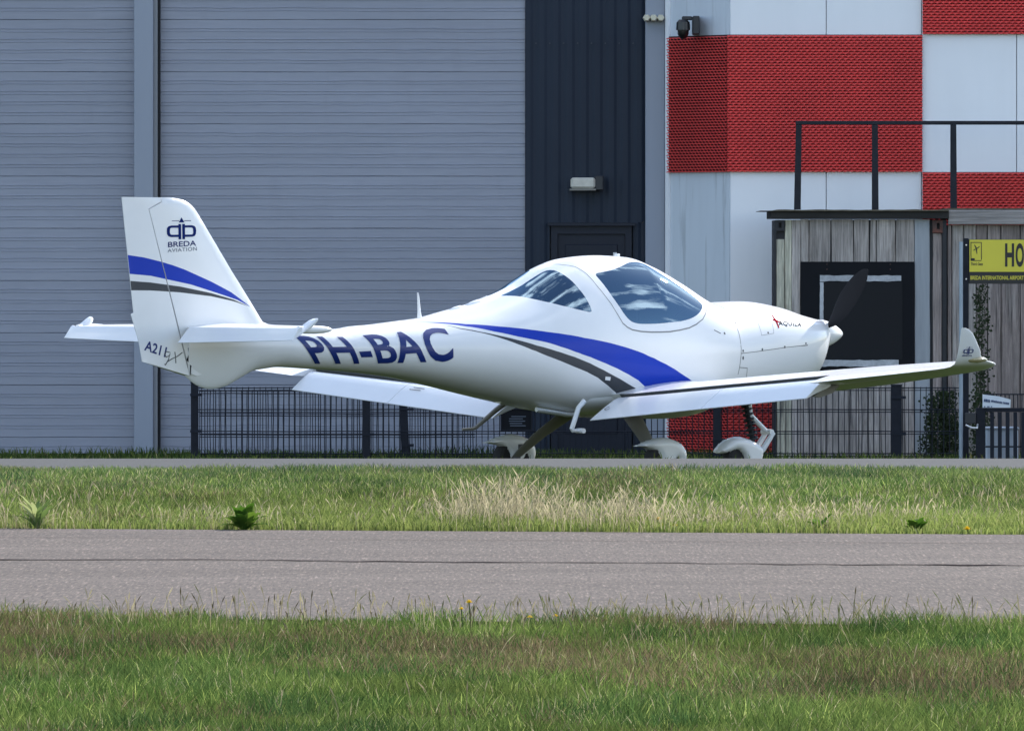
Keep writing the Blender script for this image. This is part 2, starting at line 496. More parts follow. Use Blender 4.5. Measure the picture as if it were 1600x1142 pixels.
# cream insulator-like fitting on the right pilaster
fit = thing('wall_fitting', 'row of three cream hexagonal caps on the pale pilaster beside the navy bay', 'fitting', (hx(1021), HY - 0.075, hz(36)))
for k, uc in enumerate((1010.0, 1021, 1032)):
    mb = MB(); r = 0.036
    ring = lambda y, rr: [(rr * math.cos(PI / 3 * a), y, 0.04 + rr * 0.95 * math.sin(PI / 3 * a)) for a in range(6)]
    mb.loft([ring(0.0, r), ring(-0.10, r), ring(-0.12, r * 0.7)])
    mb.build('cap', mat('cream_cap', (0.62, 0.58, 0.45), rough=0.45), fit, loc=(hx(uc) - hx(1021), 0, 0))

# ------------------------------------------------------------------ checkered tower
TY = 91.0; TS = 15600.0 / TY
def tx(u): return (u - 800) / TS
def tz(v): return 1.7 - (v - 403) / TS
TTOP = 4.72
M['panel'] = mat('white_panel', (0.80, 0.815, 0.85), rough=0.5, var=[(0.8, 0.03), (2.5, 0.02, (1, 1, 0.2))], bump=(25, 0.02))
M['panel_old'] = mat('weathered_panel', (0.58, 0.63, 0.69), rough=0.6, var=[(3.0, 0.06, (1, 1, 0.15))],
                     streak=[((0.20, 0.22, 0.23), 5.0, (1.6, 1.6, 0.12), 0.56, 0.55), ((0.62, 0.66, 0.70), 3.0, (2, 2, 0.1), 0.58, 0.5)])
M['redmesh'] = mat('red_mesh', (0.68, 0.054, 0.050), rough=0.5, var=[(1.3, 0.12), (30, 0.08)])
M['redback'] = mat('red_backing', (0.03, 0.002, 0.003), rough=0.9)
tower = thing('control_tower_base', 'white angular building checkered with red perforated mesh panels', 'building', (3.0, TY, HBOT))
TB = (3.0, TY, HBOT)
CX = tx(1140)                                          # the vertical corner between the two faces
AX, AY = 1.442, 91.82                                  # far end of the turned face
def face_front(x, d, z): return (x, TY - d, z)
fl = math.hypot(AX - CX, AY - TY); fdx, fdy = (AX - CX) / fl, (AY - TY) / fl
fnx, fny = (-fdy, fdx) if (-fdy * -0.5 + fdx * -1) > 0 else (fdy, -fdx)
def face_side(s, d, z): return (CX + fdx * s + fnx * d, TY + fdy * s + fny * d, z)
# body
mb = MB()
poly = [(CX, TY + 0.06), (9.0, TY + 0.06), (9.0, TY + 9), (AX + 0.05, TY + 9), (AX + 0.05, AY + 0.08)]
n = len(poly)
mb.add([(x, y, z) for z in (HBOT, TTOP) for x, y in poly], [tuple(range(n)), tuple(range(n, 2 * n))] + [(k, (k + 1) % n, n + (k + 1) % n, n + k) for k in range(n)])
hbuild(mb, 'wall', M['panel'], tower, TB)
def slab(fn, a0, a1, d0, d1, z0, z1):
    q = MB()
    V = [fn(a, d, z) for z in (z0, z1) for d in (d0, d1) for a in (a0, a1)]
    q.add(V, [(0, 2, 3, 1), (4, 5, 7, 6), (0, 1, 5, 4), (2, 6, 7, 3), (0, 4, 6, 2), (1, 3, 7, 5)])
    return q
# white sandwich panels with open joints between them
JX = [CX + 0.004, tx(1291), tx(1440), tx(1588.5), tx(1740), 6.6, 7.8, 9.0]
for i in range(len(JX) - 1):
    q = slab(face_front, JX[i] + 0.0035, JX[i + 1] - 0.0035, -0.058, 0.0, HBOT, TTOP)
    hbuild(q, 'wall_panel', M['panel'], tower, TB, bev=0.003)
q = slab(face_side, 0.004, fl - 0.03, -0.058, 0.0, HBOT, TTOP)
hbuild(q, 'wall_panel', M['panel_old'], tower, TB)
q = slab(face_side, fl - 0.028, fl + 0.03, -0.058, 0.02, HBOT, TTOP)
hbuild(q, 'corner_trim', M['panel'], tower, TB)

def mesh_panel(fn, a0, a1, z0, z1, name='red_mesh_panel', band=0.64):
    """expanded sheet: bulging bands joined by small bridges, dark slots between, backing behind"""
    root = bpy.data.objects.new(name, None); link(root, tower)
    root.location = (0, 0, 0)
    rowh = 4.42 / TS; pitch = 9.3 / TS; slot = 0.30 * rowh
    nr = max(1, int(round((z1 - z0) / rowh))); rowh = (z1 - z0) / nr
    nc = max(2, int(round((a1 - a0) / pitch))); pitch = (a1 - a0) / nc
    q = MB(); d0 = 0.035
    for r in range(nr):
        zb = z0 + r * rowh; zt = zb + rowh * band
        # band, pressed into shallow scales
        V = []; na = nc * 2
        off = 0.5 * (r % 2)
        for i in range(na + 1):
            a = a0 + (a1 - a0) * i / na
            b = 0.5 + 0.5 * math.cos(2 * PI * (i / 2.0 - off))
            for f, d in ((0.0, 0.004 + 0.012 * b), (0.55, 0.010 + 0.004 * b), (1.0, 0.0)):
                V.append(fn(a, d0 + d, zb + (zt - zb) * f - 0.0035 * b * (1 - f)))
        q.add(V, [(i * 3 + j, (i + 1) * 3 + j, (i + 1) * 3 + j + 1, i * 3 + j + 1) for i in range(na) for j in range(2)])
        if r < nr - 1:
            for c in range(-1, nc + 1):
                ac = a0 + (c + 0.5 + (0.5 if r % 2 else 0.0)) * pitch
                b0, b1 = max(a0, ac - pitch * 0.12), min(a1, ac + pitch * 0.12)
                if b1 - b0 < 0.002: continue
                q.add([fn(b0, d0, zt), fn(b1, d0, zt), fn(b1, d0 + 0.008, zb + rowh), fn(b0, d0 + 0.008, zb + rowh)], [(0, 1, 2, 3)])
    hbuild(q, 'scale_mesh', M['redmesh'], root, TB, fixn=False, kind='stuff')
    q = slab(fn, a0 + 0.004, a1 - 0.004, 0.006, 0.022, z0 + 0.004, z1 - 0.004)
    hbuild(q, 'backing', M['redback'], root, TB)
Z = [tz(v) for v in (698, 483, 268.5, 54)] 
CK = tx(1441); CE = tx(1741)
mesh_panel(face_front, CX - 0.021, CK, Z[2], Z[3])
mesh_panel(face_side, -0.021, fl - 0.03, Z[2], Z[3], band=0.34)  # slots opened wider to darken the turned face in place of shade
mesh_panel(face_front, CK, CE, Z[3] + 0.002, Z[3] + 0.9)
mesh_panel(face_front, CK, CE, Z[1], Z[2])
mesh_panel(face_front, CX - 0.021, CK, Z[0] - 0.05, Z[1])
mesh_panel(face_side, -0.021, fl - 0.03, Z[0] - 0.05, Z[1], band=0.34)

# surveillance camera
cctv = thing('security_camera', 'black dome security camera hanging from a wall bracket above the red mesh', 'camera', (tx(1068), AY - 0.62, tz(62)))
cy = 0.0
mb = MB(); mb.box(0.085, 0.150, -0.03, 0.30, 0.05, 0.218, bev=0.008)
mb.build('bracket', M['black_metal'], cctv)
mb = MB(); mb.box(-0.012, 0.084, -0.025, 0.025, 0.178, 0.215, bev=0.008)
mb.build('arm', M['black_metal'], cctv)
mb = MB(); mb.loft([[(0.0 + r * math.cos(2 * PI * k / 14), r * math.sin(2 * PI * k / 14), z) for k in range(14)]
                    for r, z in ((0.035, 0.185), (0.06, 0.16), (0.065, 0.09), (0.052, 0.085), (0.05, 0.05), (0.035, 0.02), (0.012, 0.004))])
mb.build('dome', M['tablet'], cctv, smooth=40)

# ------------------------------------------------------------------ sheds of grey planks
def wood(name, col, rand=0.16):
    return mat(name, col, rough=0.9, rand=rand, var=[(5.0, 0.26, (3.0, 3.0, 0.35)), (26, 0.34, (2.2, 2.2, 0.08)), (55, 0.22, (2.0, 2.0, 0.12))], bump=(30, 0.5, (2.5, 2.5, 0.12)),
               streak=[((0.035, 0.032, 0.032), 9.0, (3.4, 3.4, 0.16), 0.57, 0.8), ((0.13, 0.10, 0.075), 4.0, (2, 2, 0.5), 0.57, 0.6), ((0.02, 0.018, 0.018), 15.0, (1.7, 1.7, 0.9), 0.68, 0.9), ((0.42, 0.40, 0.37), 6.0, (3, 3, 0.2), 0.60, 0.5)])
M['wood'] = wood('weathered_plank', (0.34, 0.305, 0.285))
M['wood2'] = wood('brown_grey_plank', (0.26, 0.215, 0.20))
M['wood_cream'] = wood('pale_plank', (0.42, 0.40, 0.32))
M['wood_blue'] = mat('smooth_grey_plank', (0.30, 0.32, 0.345), rough=0.8, var=[(3, 0.12, (2, 2, 0.3)), (20, 0.08, (2, 2, 0.1))], bump=(20, 0.2, (2, 2, 0.1)))
M['beam'] = mat('grained_beam', (0.26, 0.24, 0.23), rough=0.9, var=[(14, 0.35, (0.12, 1, 3.2)), (4, 0.2, (0.4, 1, 1))], bump=(24, 0.6, (0.15, 1, 3)))
M['roofboard'] = mat('mossy_roof_board', (0.10, 0.085, 0.06), rough=0.95, var=[(8, 0.4, (1, 1, 1))], streak=[((0.30, 0.27, 0.21), 7, (1, 1, 2), 0.58, 0.7)])
M['fascia'] = mat('dark_fascia', (0.018, 0.017, 0.016), rough=0.85, var=(9, 0.3, (0.4, 1, 2)))
M['rust'] = mat('rusty_casting', (0.075, 0.045, 0.04), rough=0.9, var=(14, 0.4), streak=[((0.20, 0.06, 0.035), 9, (1, 1, 1), 0.52, 0.8)])
M['dark_steel'] = mat('dark_steel', (0.020, 0.021, 0.025), rough=0.7, var=(6, 0.3))
M['black_board'] = mat('black_board', (0.005, 0.006, 0.009), rough=0.75, spec=0.2, var=(3, 0.15))
M['tape'] = mat('chalky_frame', (0.40, 0.415, 0.44), rough=0.85, var=[(10, 0.2), (40, 0.1)])
SY = 89.0; SS = 15600.0 / SY
def sx_(u): return (u - 800) / SS
def sz(v): return 1.7 - (v - 403) / SS
def plank_mesh(x0, x1, z0, z1, y, th=0.024, lean=0.0, seed=0):
    """a sawn board with slightly wandering edges, its own small twist and chamfer"""
    q = MB(); nseg = max(2, int((z1 - z0) / 0.16)); rings = []
    for i in range(nseg + 1):
        t = i / nseg; z = z0 + (z1 - z0) * t
        e0 = 0.0035 * noise.noise(Vector((seed, z * 2.6, 0.3))); e1 = 0.0035 * noise.noise(Vector((seed + 50, z * 2.6, 0.9)))
        w = 0.004 * noise.noise(Vector((seed + 20, z * 1.1, 3)))
        a, b = x0 + e0 + lean * (t - .5), x1 + e1 + lean * (t - .5)
        c = min(0.004, (b - a) * .2)
        rings.append([(a, y + th, z), (a, y + c + w, z), (a + c, y + w, z), (b - c, y - w, z), (b, y + c - w, z), (b, y + th, z)])
    q.loft(rings)
    return q
shed = thing('wooden_shed', 'grey plank shed with a black boarded hatch and a dark flat roof', 'shed', (sx_(1345), SY, HBOT))
SB = (sx_(1345), SY, HBOT)
mb = MB(); mb.box(sx_(1213), sx_(1477), SY + 0.03, SY + 1.55, HBOT, sz(344))
hbuild(mb, 'carcass', M['dark_steel'], shed, SB)
mb = MB(); mb.box(sx_(1205), sx_(1481), SY - 0.07, SY + 1.6, sz(341.5), sz(330.5)); hbuild(mb, 'fascia', M['fascia'], shed, SB)
mb = MB()
N = 46; V = []
for i in range(N + 1):
    x = sx_(1188) + (sx_(1482) - sx_(1188)) * i / N
    h = 0.006 * noise.noise(Vector((x * 6, 0, 0))) + (0.012 if i > 3 else 0.004)
    V += [(x, SY - 0.10, sz(330.2)), (x, SY - 0.10, sz(330) + h), (x, SY + 1.62, sz(330) + h), (x, SY + 1.62, sz(330.2))]
mb.add(V, [(4 * i + j, 4 * i + 4 + j, 4 * i + 4 + (j + 1) % 4, 4 * i + (j + 1) % 4) for i in range(N) for j in range(4)] + [(0, 1, 2, 3), (4 * N, 4 * N + 3, 4 * N + 2, 4 * N + 1)])
hbuild(mb, 'roof_board', M['roofboard'], shed, SB)
PL = [  # u0, u1, v_top, v_bottom, material
    (1213.5, 1226, 374, 725, 'wood_cream'), (1226.5, 1236.8, 344, 725, 'wood_cream'), (1237.2, 1250.5, 344, 725, 'wood'),
    (1251, 1263.5, 343, 409, 'wood'), (1264.8, 1297.3, 343, 409, 'wood'), (1299.3, 1333, 343, 409, 'wood'), (1334.3, 1357.5, 343, 409, 'wood'),
    (1360, 1368.6, 343, 409, 'wood'), (1369.8, 1399, 343, 409, 'wood'), (1400.3, 1428.6, 343, 409, 'wood'), (1429.2, 1453, 343, 725, 'wood_blue')]
for i, (u0, u1, v0, v1, m) in enumerate(PL):
    q = plank_mesh(sx_(u0), sx_(u1), sz(v1), sz(v0), SY + 0.004 * (i % 3), seed=i * 7, lean=0.002 * ((i * 37) % 5 - 2))
    hbuild(q, 'plank', M[m], shed, SB)
u = 1251.0; i = 0
while u < 1427:
    w = random.uniform(15, 25)
    u1 = min(u + w, 1428.6)
    q = plank_mesh(sx_(u), sx_(u1 - 1.0), sz(725), sz(581), SY + 0.003 * (i % 3), seed=100 + i * 5, lean=0.002 * random.uniform(-1, 1))
    hbuild(q, 'plank', M['wood'], shed, SB)
    u = u1; i += 1
q = plank_mesh(sx_(1457.8), sx_(1471.5), sz(725), sz(365), SY + 0.012, seed=333); hbuild(q, 'plank', M['wood2'], shed, SB)
for u0, u1, nm in ((1210, 1226, 'left'), (1457, 1473, 'right')):
    mb = MB()
    a, b, z0, z1 = sx_(u0), sx_(u1), sz(364 if nm == 'right' else 361), sz(344.5)
    hx0, hx1, hz0, hz1 = a + (b - a) * .42, a + (b - a) * .70, z0 + (z1 - z0) * .30, z0 + (z1 - z0) * .78
    for (p, q_, r, s_) in ((a, b, z0, hz0), (a, b, hz1, z1), (a, hx0, hz0 + .0005, hz1 - .0005), (hx1, b, hz0 + .0005, hz1 - .0005)):
        mb.box(p, q_, SY - 0.02, SY + 0.025, r, s_)
    hbuild(mb, 'corner_casting', M['rust' if nm == 'right' else 'dark_steel'], shed, SB)
mb = MB(); mb.box(sx_(1209), sx_(1213), SY - 0.005, SY + 0.1, HBOT, sz(362)); hbuild(mb, 'corner_post', M['dark_steel'], shed, SB)
mb = MB(); mb.box(sx_(1472.5), sx_(1479), SY - 0.01, SY + 0.06, HBOT, sz(344)); hbuild(mb, 'corner_post', M['dark_steel'], shed, SB)
hat = bpy.data.objects.new('hatch', None); link(hat, shed, 'black boarded hatch framed in pale strips')
mb = MB(); mb.box(sx_(1251.3), sx_(1428.5), SY - 0.012, SY + 0.024, sz(580.5), sz(409.5)); hbuild(mb, 'board', M['black_board'], hat, SB)
mb = MB(); mb.box(sx_(1287), sx_(1410), SY - 0.016, SY - 0.0125, sz(562), sz(440.5)); hbuild(mb, 'inner_panel', mat('inner_black', (0.005, 0.006, 0.009), rough=0.6, spec=0.25), hat, SB)
for (u0, u1, v0, v1) in ((1281, 1408, 430.5, 439.5), (1281, 1286.6, 441, 561), (1281, 1404, 562.5, 572.5)):
    q = MB(); nn = 18; V = []
    hor = (u1 - u0) > (v1 - v0)
    for i in range(nn + 1):
        t = i / nn; j0 = random.uniform(-.7, .7); j1 = random.uniform(-.7, .7)
        if hor: p = [(sx_(u0 + (u1 - u0) * t), sz(v1 + j0)), (sx_(u0 + (u1 - u0) * t), sz(v0 + j1))]
        else: p = [(sx_(u0 + j0 * .5), sz(v1 + (v0 - v1) * t)), (sx_(u1 + j1 * .5), sz(v1 + (v0 - v1) * t))]
        V += [(x, y, z) for x, z in p for y in (SY - 0.022, SY - 0.0165)]
    q.add(V, [(4 * i + a, 4 * i + b, 4 * i + 4 + b, 4 * i + 4 + a) for i in range(nn) for a, b in ((0, 2), (2, 3), (3, 1), (1, 0))])
    hbuild(q, 'frame_strip', M['tape'], hat, SB)
for uu in (1292, 1391):
    for vv_ in (413, 421):
        mb = MB(); mb.tube([(sx_(uu), SY - 0.012, sz(vv_)), (sx_(uu), SY - 0.018, sz(vv_))], 0.006, 6)
        hbuild(mb, 'hinge_bolt', M['rust'], hat, SB)

# second shed to the right, with the beam on top
shed2 = thing('timber_shed', 'brown grey shed of tall planks under a grained timber beam behind the yellow sign', 'shed', (sx_(1560), SY + 0.02, HBOT))
B2 = (sx_(1560), SY + 0.02, HBOT)
mb = MB(); mb.box(sx_(1479.5), sx_(1695), SY + 0.07, SY + 1.75, HBOT, sz(352)); hbuild(mb, 'carcass', M['dark_steel'], shed2, B2)
mb = MB(); mb.box(sx_(1481.5), sx_(1697), SY - 0.05, SY + 0.06, sz(351), sz(328.5), bev=0.006); hbuild(mb, 'beam', M['beam'], shed2, B2)
mb = MB(); mb.box(sx_(1481.5), sx_(1697), SY + 0.062, SY + 1.76, sz(342), sz(325.5)); hbuild(mb, 'roof_board', M['roofboard'], shed2, B2)
e2 = [1480.5, 1487.5, 1506, 1525.5, 1543.6, 1564.3, 1594.6, 1625, 1649, 1672, 1694]
for i in range(len(e2) - 1):
    q = plank_mesh(sx_(e2[i] + .6), sx_(e2[i + 1] - .6), sz(725), sz(351.5), SY + 0.035 + 0.006 * (i % 2), seed=500 + i * 9, lean=0.003 * random.uniform(-1, 1))
    hbuild(q, 'plank', M['wood2' if i not in (1, 2) else 'wood'], shed2, B2)

# railing on the roof terrace
RY = 90.0; RS = 15600.0 / RY
def rx(u): return (u - 800) / RS
def rz_(v): return 1.7 - (v - 403) / RS
rail = thing('roof_railing', 'black steel railing standing on the shed roofs in front of the red checks', 'railing', (rx(1400), RY, rz_(327.5)))
RB = (rx(1400), RY, rz_(327.5))
M['rail'] = mat('railing_paint', (0.013, 0.015, 0.022), rough=0.7, spec=0.3, var=(8, 0.3), bump=(30, 0.2))
mb = MB(); mb.box(rx(1243), rx(1760), RY - 0.02, RY + 0.02, rz_(195.3), rz_(189.3), bev=0.004); hbuild(mb, 'top_rail', M['rail'], rail, RB)
for uu in (1247, 1367, 1489.5, 1612, 1734):
    mb = MB(); mb.loft([[(rx(uu + a * w + sh), RY + b * 0.019, z) for a, b in ((-1, -1), (1, -1), (1, 1), (-1, 1))]
                        for z, w, sh in ((rz_(327.8), 5.2, -1.2 if uu < 1300 else 0.5), (rz_(195.4), 4.6, 1.2 if uu < 1300 else 0))])
    hbuild(mb, 'post', M['rail'], rail, RB)

# ------------------------------------------------------------------ text and stroke tools
def text2d(body, bold=0.0, space=1.0, shear=0.0):
    """outline lettering as triangles in a box normalised to 0..1 x 0..1; returns (verts, tris, aspect)"""
    cu = bpy.data.curves.new('lettering', 'FONT')
    cu.body = body; cu.size = 1.0; cu.offset = bold; cu.space_character = space; cu.shear = shear
    cu.resolution_u = 4
    o = bpy.data.objects.new('lettering', cu); COL.objects.link(o)
    dg = bpy.context.evaluated_depsgraph_get(); dg.update()
    me = bpy.data.meshes.new_from_object(o.evaluated_get(dg))
    COL.objects.unlink(o); bpy.data.objects.remove(o)
    bm = bmesh.new(); bm.from_mesh(me); bpy.data.meshes.remove(me)
    bmesh.ops.triangulate(bm, faces=bm.faces)
    bm.verts.index_update()
    V = [(v.co.x, v.co.y) for v in bm.verts]; T = [[v.index for v in f.verts] for f in bm.faces]
    bm.free()
    x0, x1 = min(p[0] for p in V), max(p[0] for p in V); y0, y1 = min(p[1] for p in V), max(p[1] for p in V)
    return [((a - x0) / (x1 - x0), (b - y0) / (y1 - y0)) for a, b in V], T, (x1 - x0) / (y1 - y0)

def diced(V, T, nx, ny):
    """cut a flat 0..1 mesh along a grid so it can follow a curved surface"""
    bm = bmesh.new()
    vs_ = [bm.verts.new((a, b, 0)) for a, b in V]
    for t in T:
        try: bm.faces.new([vs_[i] for i in t])
        except ValueError: pass
    for k in range(1, nx):
        bmesh.ops.bisect_plane(bm, geom=list(bm.verts) + list(bm.edges) + list(bm.faces), plane_co=(k / nx, 0, 0), plane_no=(1, 0, 0))
    for k in range(1, ny):
        bmesh.ops.bisect_plane(bm, geom=list(bm.verts) + list(bm.edges) + list(bm.faces), plane_co=(0, k / ny, 0), plane_no=(0, 1, 0))
    bmesh.ops.triangulate(bm, faces=bm.faces)
    bm.verts.index_update()
    V2 = [(v.co.x, v.co.y) for v in bm.verts]; T2 = [[v.index for v in f.verts] for f in bm.faces]
    bm.free(); return V2, T2

def stroke2d(pts, w, closed=False):
    """polyline -> strip of quads of width w (2d)"""
    P = [Vector((p[0], p[1])) for p in pts]; n = len(P); V, Fc = [], []
    for i in range(n):
        a = P[i - 1] if (i > 0 or closed) else P[i]; b = P[(i + 1) % n] if (i < n - 1 or closed) else P[i]
        d1 = (P[i] - a).normalized() if (P[i] - a).length > 1e-9 else (b - P[i]).normalized()
        d2 = (b - P[i]).normalized() if (b - P[i]).length > 1e-9 else d1
        nrm = Vector((-(d1 + d2).y, (d1 + d2).x)).normalized()
        k = 1 / max(0.35, nrm.dot(Vector((-d1.y, d1.x))))
        ww = w[i] if isinstance(w, (list, tuple)) else w
        V += [tuple(P[i] + nrm * ww * .5 * k), tuple(P[i] - nrm * ww * .5 * k)]
    for i in range(n - 1 + (1 if closed else 0)):
        j = (i + 1) % n
        Fc.append((2 * i, 2 * j, 2 * j + 1, 2 * i + 1))
    return V, Fc

def flat_text(mbx, body, x0, x1, z0, z1, y, mi=0, **kw):
    V, T, _ = text2d(body, **kw)
    mbx.add([(x0 + a * (x1 - x0), y, z0 + b * (z1 - z0)) for a, b in V], T, mi)

# ------------------------------------------------------------------ wire fences, gate, sign
FY = 88.0
M['fence'] = mat('fence_paint', (0.008, 0.011, 0.020), rough=0.7, spec=0.3)
M['fence_post'] = mat('fence_post_paint', (0.011, 0.013, 0.020), rough=0.75, spec=0.25, var=(10, 0.3), bump=(30, 0.2))
M['galv'] = mat('galvanised_pipe', (0.30, 0.36, 0.42), rough=0.5, metal=0.2, var=[(6, 0.2, (1, 1, .3))])
def fence(y, u0, u1, vtop, posts, label, hz_rows, pitch, name='wire_fence', sag=0.004):
    S = 15600.0 / y
    fx = lambda u: (u - 800) / S
    fz = lambda v: 1.7 - (v - 403) / S
    base = (fx((u0 + u1) / 2), y, HBOT)
    root = thing(name, label, 'fence', base, 0, 'wire mesh fences along the apron')
    for (a, b, vt, lean, depth) in posts:
        q = MB()
        q.loft([[(fx(a + dx + le) if False else fx((a + b) / 2 + le) + sgn * (b - a) / 2 / S, y - depth + yy, z) for sgn, yy in ((-1, 0), (1, 0), (1, depth * 1.4), (-1, depth * 1.4))]
                for z, le, dx in ((HBOT, 0, 0), (fz(vt), lean, 0))])
        hbuild(q, 'post', M['fence_post'], root, base, bev=0.004)
        q = MB()
        q.box(fx((a + b) / 2 + lean) - (b - a) / 2 / S - 0.004, fx((a + b) / 2 + lean) + (b - a) / 2 / S + 0.004, y - depth - 0.004, y + depth * 0.4 + 0.004, fz(vt) + 0.0005, fz(vt) + 0.014)
        hbuild(q, 'post_cap', M['fence_post'], root, base)
        for zz in (fz(vt) - 0.10, fz(vt) - 0.42):
            q = MB()
            q.box(fx((a + b) / 2) - (b - a) / 2 / S - 0.006, fx((a + b) / 2) + (b - a) / 2 / S + 0.035, y - depth - 0.010, y - depth - 0.003, zz - 0.012, zz + 0.012)
            hbuild(q, 'wire_clamp', M['fence'], root, base)
    q = MB()
    x0, x1 = fx(u0), fx(u1)
    r = 0.0042
    nseg = int((x1 - x0) / 0.16)
    for k, v in enumerate(hz_rows):
        pts = [(x0 + (x1 - x0) * i / nseg, y, fz(v) + sag * noise.noise(Vector((i * .31, k * 5.0, y)))) for i in range(nseg + 1)]
        q.tube(pts, r * 1.15, 4, cap=False)
        q.tube([(a, b + 0.012, c - 0.022) for a, b, c in pts], r * 0.9, 4, cap=False)
    n = int((x1 - x0) / pitch)
    for i in range(n + 1):
        xx = x0 + pitch * i
        pts = []
        for j in range(6):
            t = j / 5; z = HBOT + (fz(vtop) - HBOT) * t
            pts.append((xx + 0.0045 * noise.noise(Vector((i * 1.7, j * .9, y))), y + 0.006, z))
        q.tube(pts, r * (0.8 + 0.25 * random.random()), 4, cap=False)
    hbuild(q, 'wire_mesh', M['fence'], root, base, kind='stuff', fixn=False)
    return root
fence(88.0, 306, 1499, 604.5,
      [(298.5, 310, 599, 0, 0.06), (567, 578.5, 604, 0, 0.04), (1114, 1126.5, 612, 0, 0.04), (1392.5, 1409, 603, 0, 0.05)],
      'long black wire mesh fence on square posts running from hangar door to sign', [606, 640, 674, 708.5], 0.0515)
fence(89.3, 312, 742, 609,
      [(628, 640.5, 622, -4.5, 0.04)],
      'shorter black wire mesh fence with a leaning post, behind the long fence at left', [611, 646, 679], 0.047, sag=0.006)

# dark notice on the fence under the fuselage
FS = 15600.0 / 87.9
ux = lambda u: (u - 800) / FS
uz = lambda v: 1.7 - (v - 403) / FS
nb = thing('notice_board', 'dark framed notice board fixed to the fence behind the main wheels', 'sign', (ux(807), 87.9, uz(673)))
BB = (ux(807), 87.9, uz(673))
mb = MB(); mb.box(ux(783), ux(831), 87.9, 87.93, uz(673), uz(638)); hbuild(mb, 'panel', M['black_board'], nb, BB)
mb = MB()
for k in range(5):
    a = 797 + random.uniform(-2, 3); b = 819 + random.uniform(-4, 3)
    mb.box(ux(a), ux(b), 87.896, 87.8995, uz(650 + k * 3.6 + 1.2), uz(650 + k * 3.6))
hbuild(mb, 'faded_lines', mat('faded_print', (0.10, 0.12, 0.16), rough=0.7), nb, BB)
mb = MB()
for (a, b, c, d) in ((782, 784.5, 674, 637), (829.5, 832, 674, 637), (784.6, 829.4, 640, 637), (784.6, 829.4, 674, 671)):
    mb.box(ux(a), ux(b), 87.885, 87.94, uz(c), uz(d))
hbuild(mb, 'frame', M['fence_post'], nb, BB)

# gate
GY = 86.5; GS = 15600.0 / GY
gx_ = lambda u: (u - 800) / GS
gz = lambda v: 1.7 - (v - 403) / GS
gate = thing('garden_gate', 'low black barred gate with a small silver handle beside the sign post', 'gate', (gx_(1585), GY, HBOT))
GB = (gx_(1585), GY, HBOT)
mb = MB(); mb.box(gx_(1525), gx_(1539.5), GY - 0.03, GY + 0.03, HBOT, gz(637), bev=0.004); hbuild(mb, 'stile', M['fence_post'], gate, GB)
mb = MB(); mb.box(gx_(1540), gx_(1668), GY - 0.025, GY + 0.025, gz(643.5), gz(637.2), bev=0.003); hbuild(mb, 'top_bar', M['fence_post'], gate, GB)
mb = MB(); mb.box(gx_(1540), gx_(1668), GY - 0.008, GY + 0.016, gz(699), gz(696.6)); hbuild(mb, 'lower_bar', M['fence_post'], gate, GB)
for k in range(11):
    uu = 1550 + k * 12.1
    mb = MB(); mb.box(gx_(uu - 3.1), gx_(uu + 3.1), GY - 0.02, GY - 0.009, HBOT, gz(643.8)); hbuild(mb, 'bar', M['fence'], gate, GB)
mb = MB(); mb.box(gx_(1508), gx_(1524.7), GY - 0.045, GY + 0.045, gz(662), gz(645), bev=0.006); hbuild(mb, 'lock_case', M['black_metal'], gate, GB)
mb = MB(); mb.tube([(gx_(1508), GY - 0.10, gz(663.5)), (gx_(1517.5), GY - 0.11, gz(668)), (gx_(1526), GY - 0.11, gz(668.2)), (gx_(1527), GY - 0.05, gz(663))], 0.0085, 6)
hbuild(mb, 'handle', mat('bright_handle', (0.75, 0.76, 0.78), rough=0.3, metal=0.6), gate, GB)
mb = MB()
mb.tube([(gx_(1540), GY, gz(616)), (gx_(1668), GY, gz(616))], 0.006, 5)
for k in range(19):
    uu = 1544 + k * 6.6
    mb.tube([(gx_(uu), GY + 0.006, gz(637)), (gx_(uu), GY + 0.006, gz(615))], 0.0045, 4)
hbuild(mb, 'wire_topping', M['fence'], gate, GB, kind='stuff')
# white notice tied above the gate
wn_ = thing('notice', 'small white printed notice with a slanting top edge tied above the black gate', 'sign', (gx_(1556), GY - 0.03, gz(637)))
NB = (gx_(1556), GY - 0.03, gz(637))
mb = MB(); mb.prism([(gx_(1535), gz(636.8)), (gx_(1578.5), gz(636.8)), (gx_(1579), gz(624)), (gx_(1560), gz(619)), (gx_(1535), gz(616))], GY - 0.033, GY - 0.027)
hbuild(mb, 'sheet', mat('notice_white', (0.62, 0.66, 0.72), rough=0.6, var=(20, 0.05)), wn_, NB)
mb = MB()
xx = 1537.0
for wd in (1.6, 1.2, 2.0, 1.4, 1.8, 0, 1.2, 1.6, 1.2, 1.4, 1.2, 1.2, 1.6, 1.2, 1.4, 1.2, 1.0, 0, 1.6, 1.2, 1.6, 1.4, 1.6):
    if wd:
        big = xx < 1546
        v0 = 622.5 + (xx - 1537) * 0.155
        mb.prism([(gx_(xx), gz(v0 + (5 if big else 3.8))), (gx_(xx + wd), gz(v0 + 0.2 + (5 if big else 3.8))), (gx_(xx + wd), gz(v0 + 0.6)), (gx_(xx), gz(v0 + random.uniform(0, 1.2)))], GY - 0.0365, GY - 0.034)
    xx += (wd or 1.0) + 0.35
hbuild(mb, 'print', mat('notice_print', (0.03, 0.06, 0.14)), wn_, NB); mb = MB()
for a, b in ((1537, 1539.5), (1542, 1546), (1548, 1550)):
    mb.prism([(gx_(a), gz(636)), (gx_(b), gz(636)), (gx_(b), gz(634.4)), (gx_(a), gz(634.4))], GY - 0.0365, GY - 0.034)
hbuild(mb, 'small_print', mat('notice_small_print', (0.03, 0.06, 0.14)), wn_, NB)
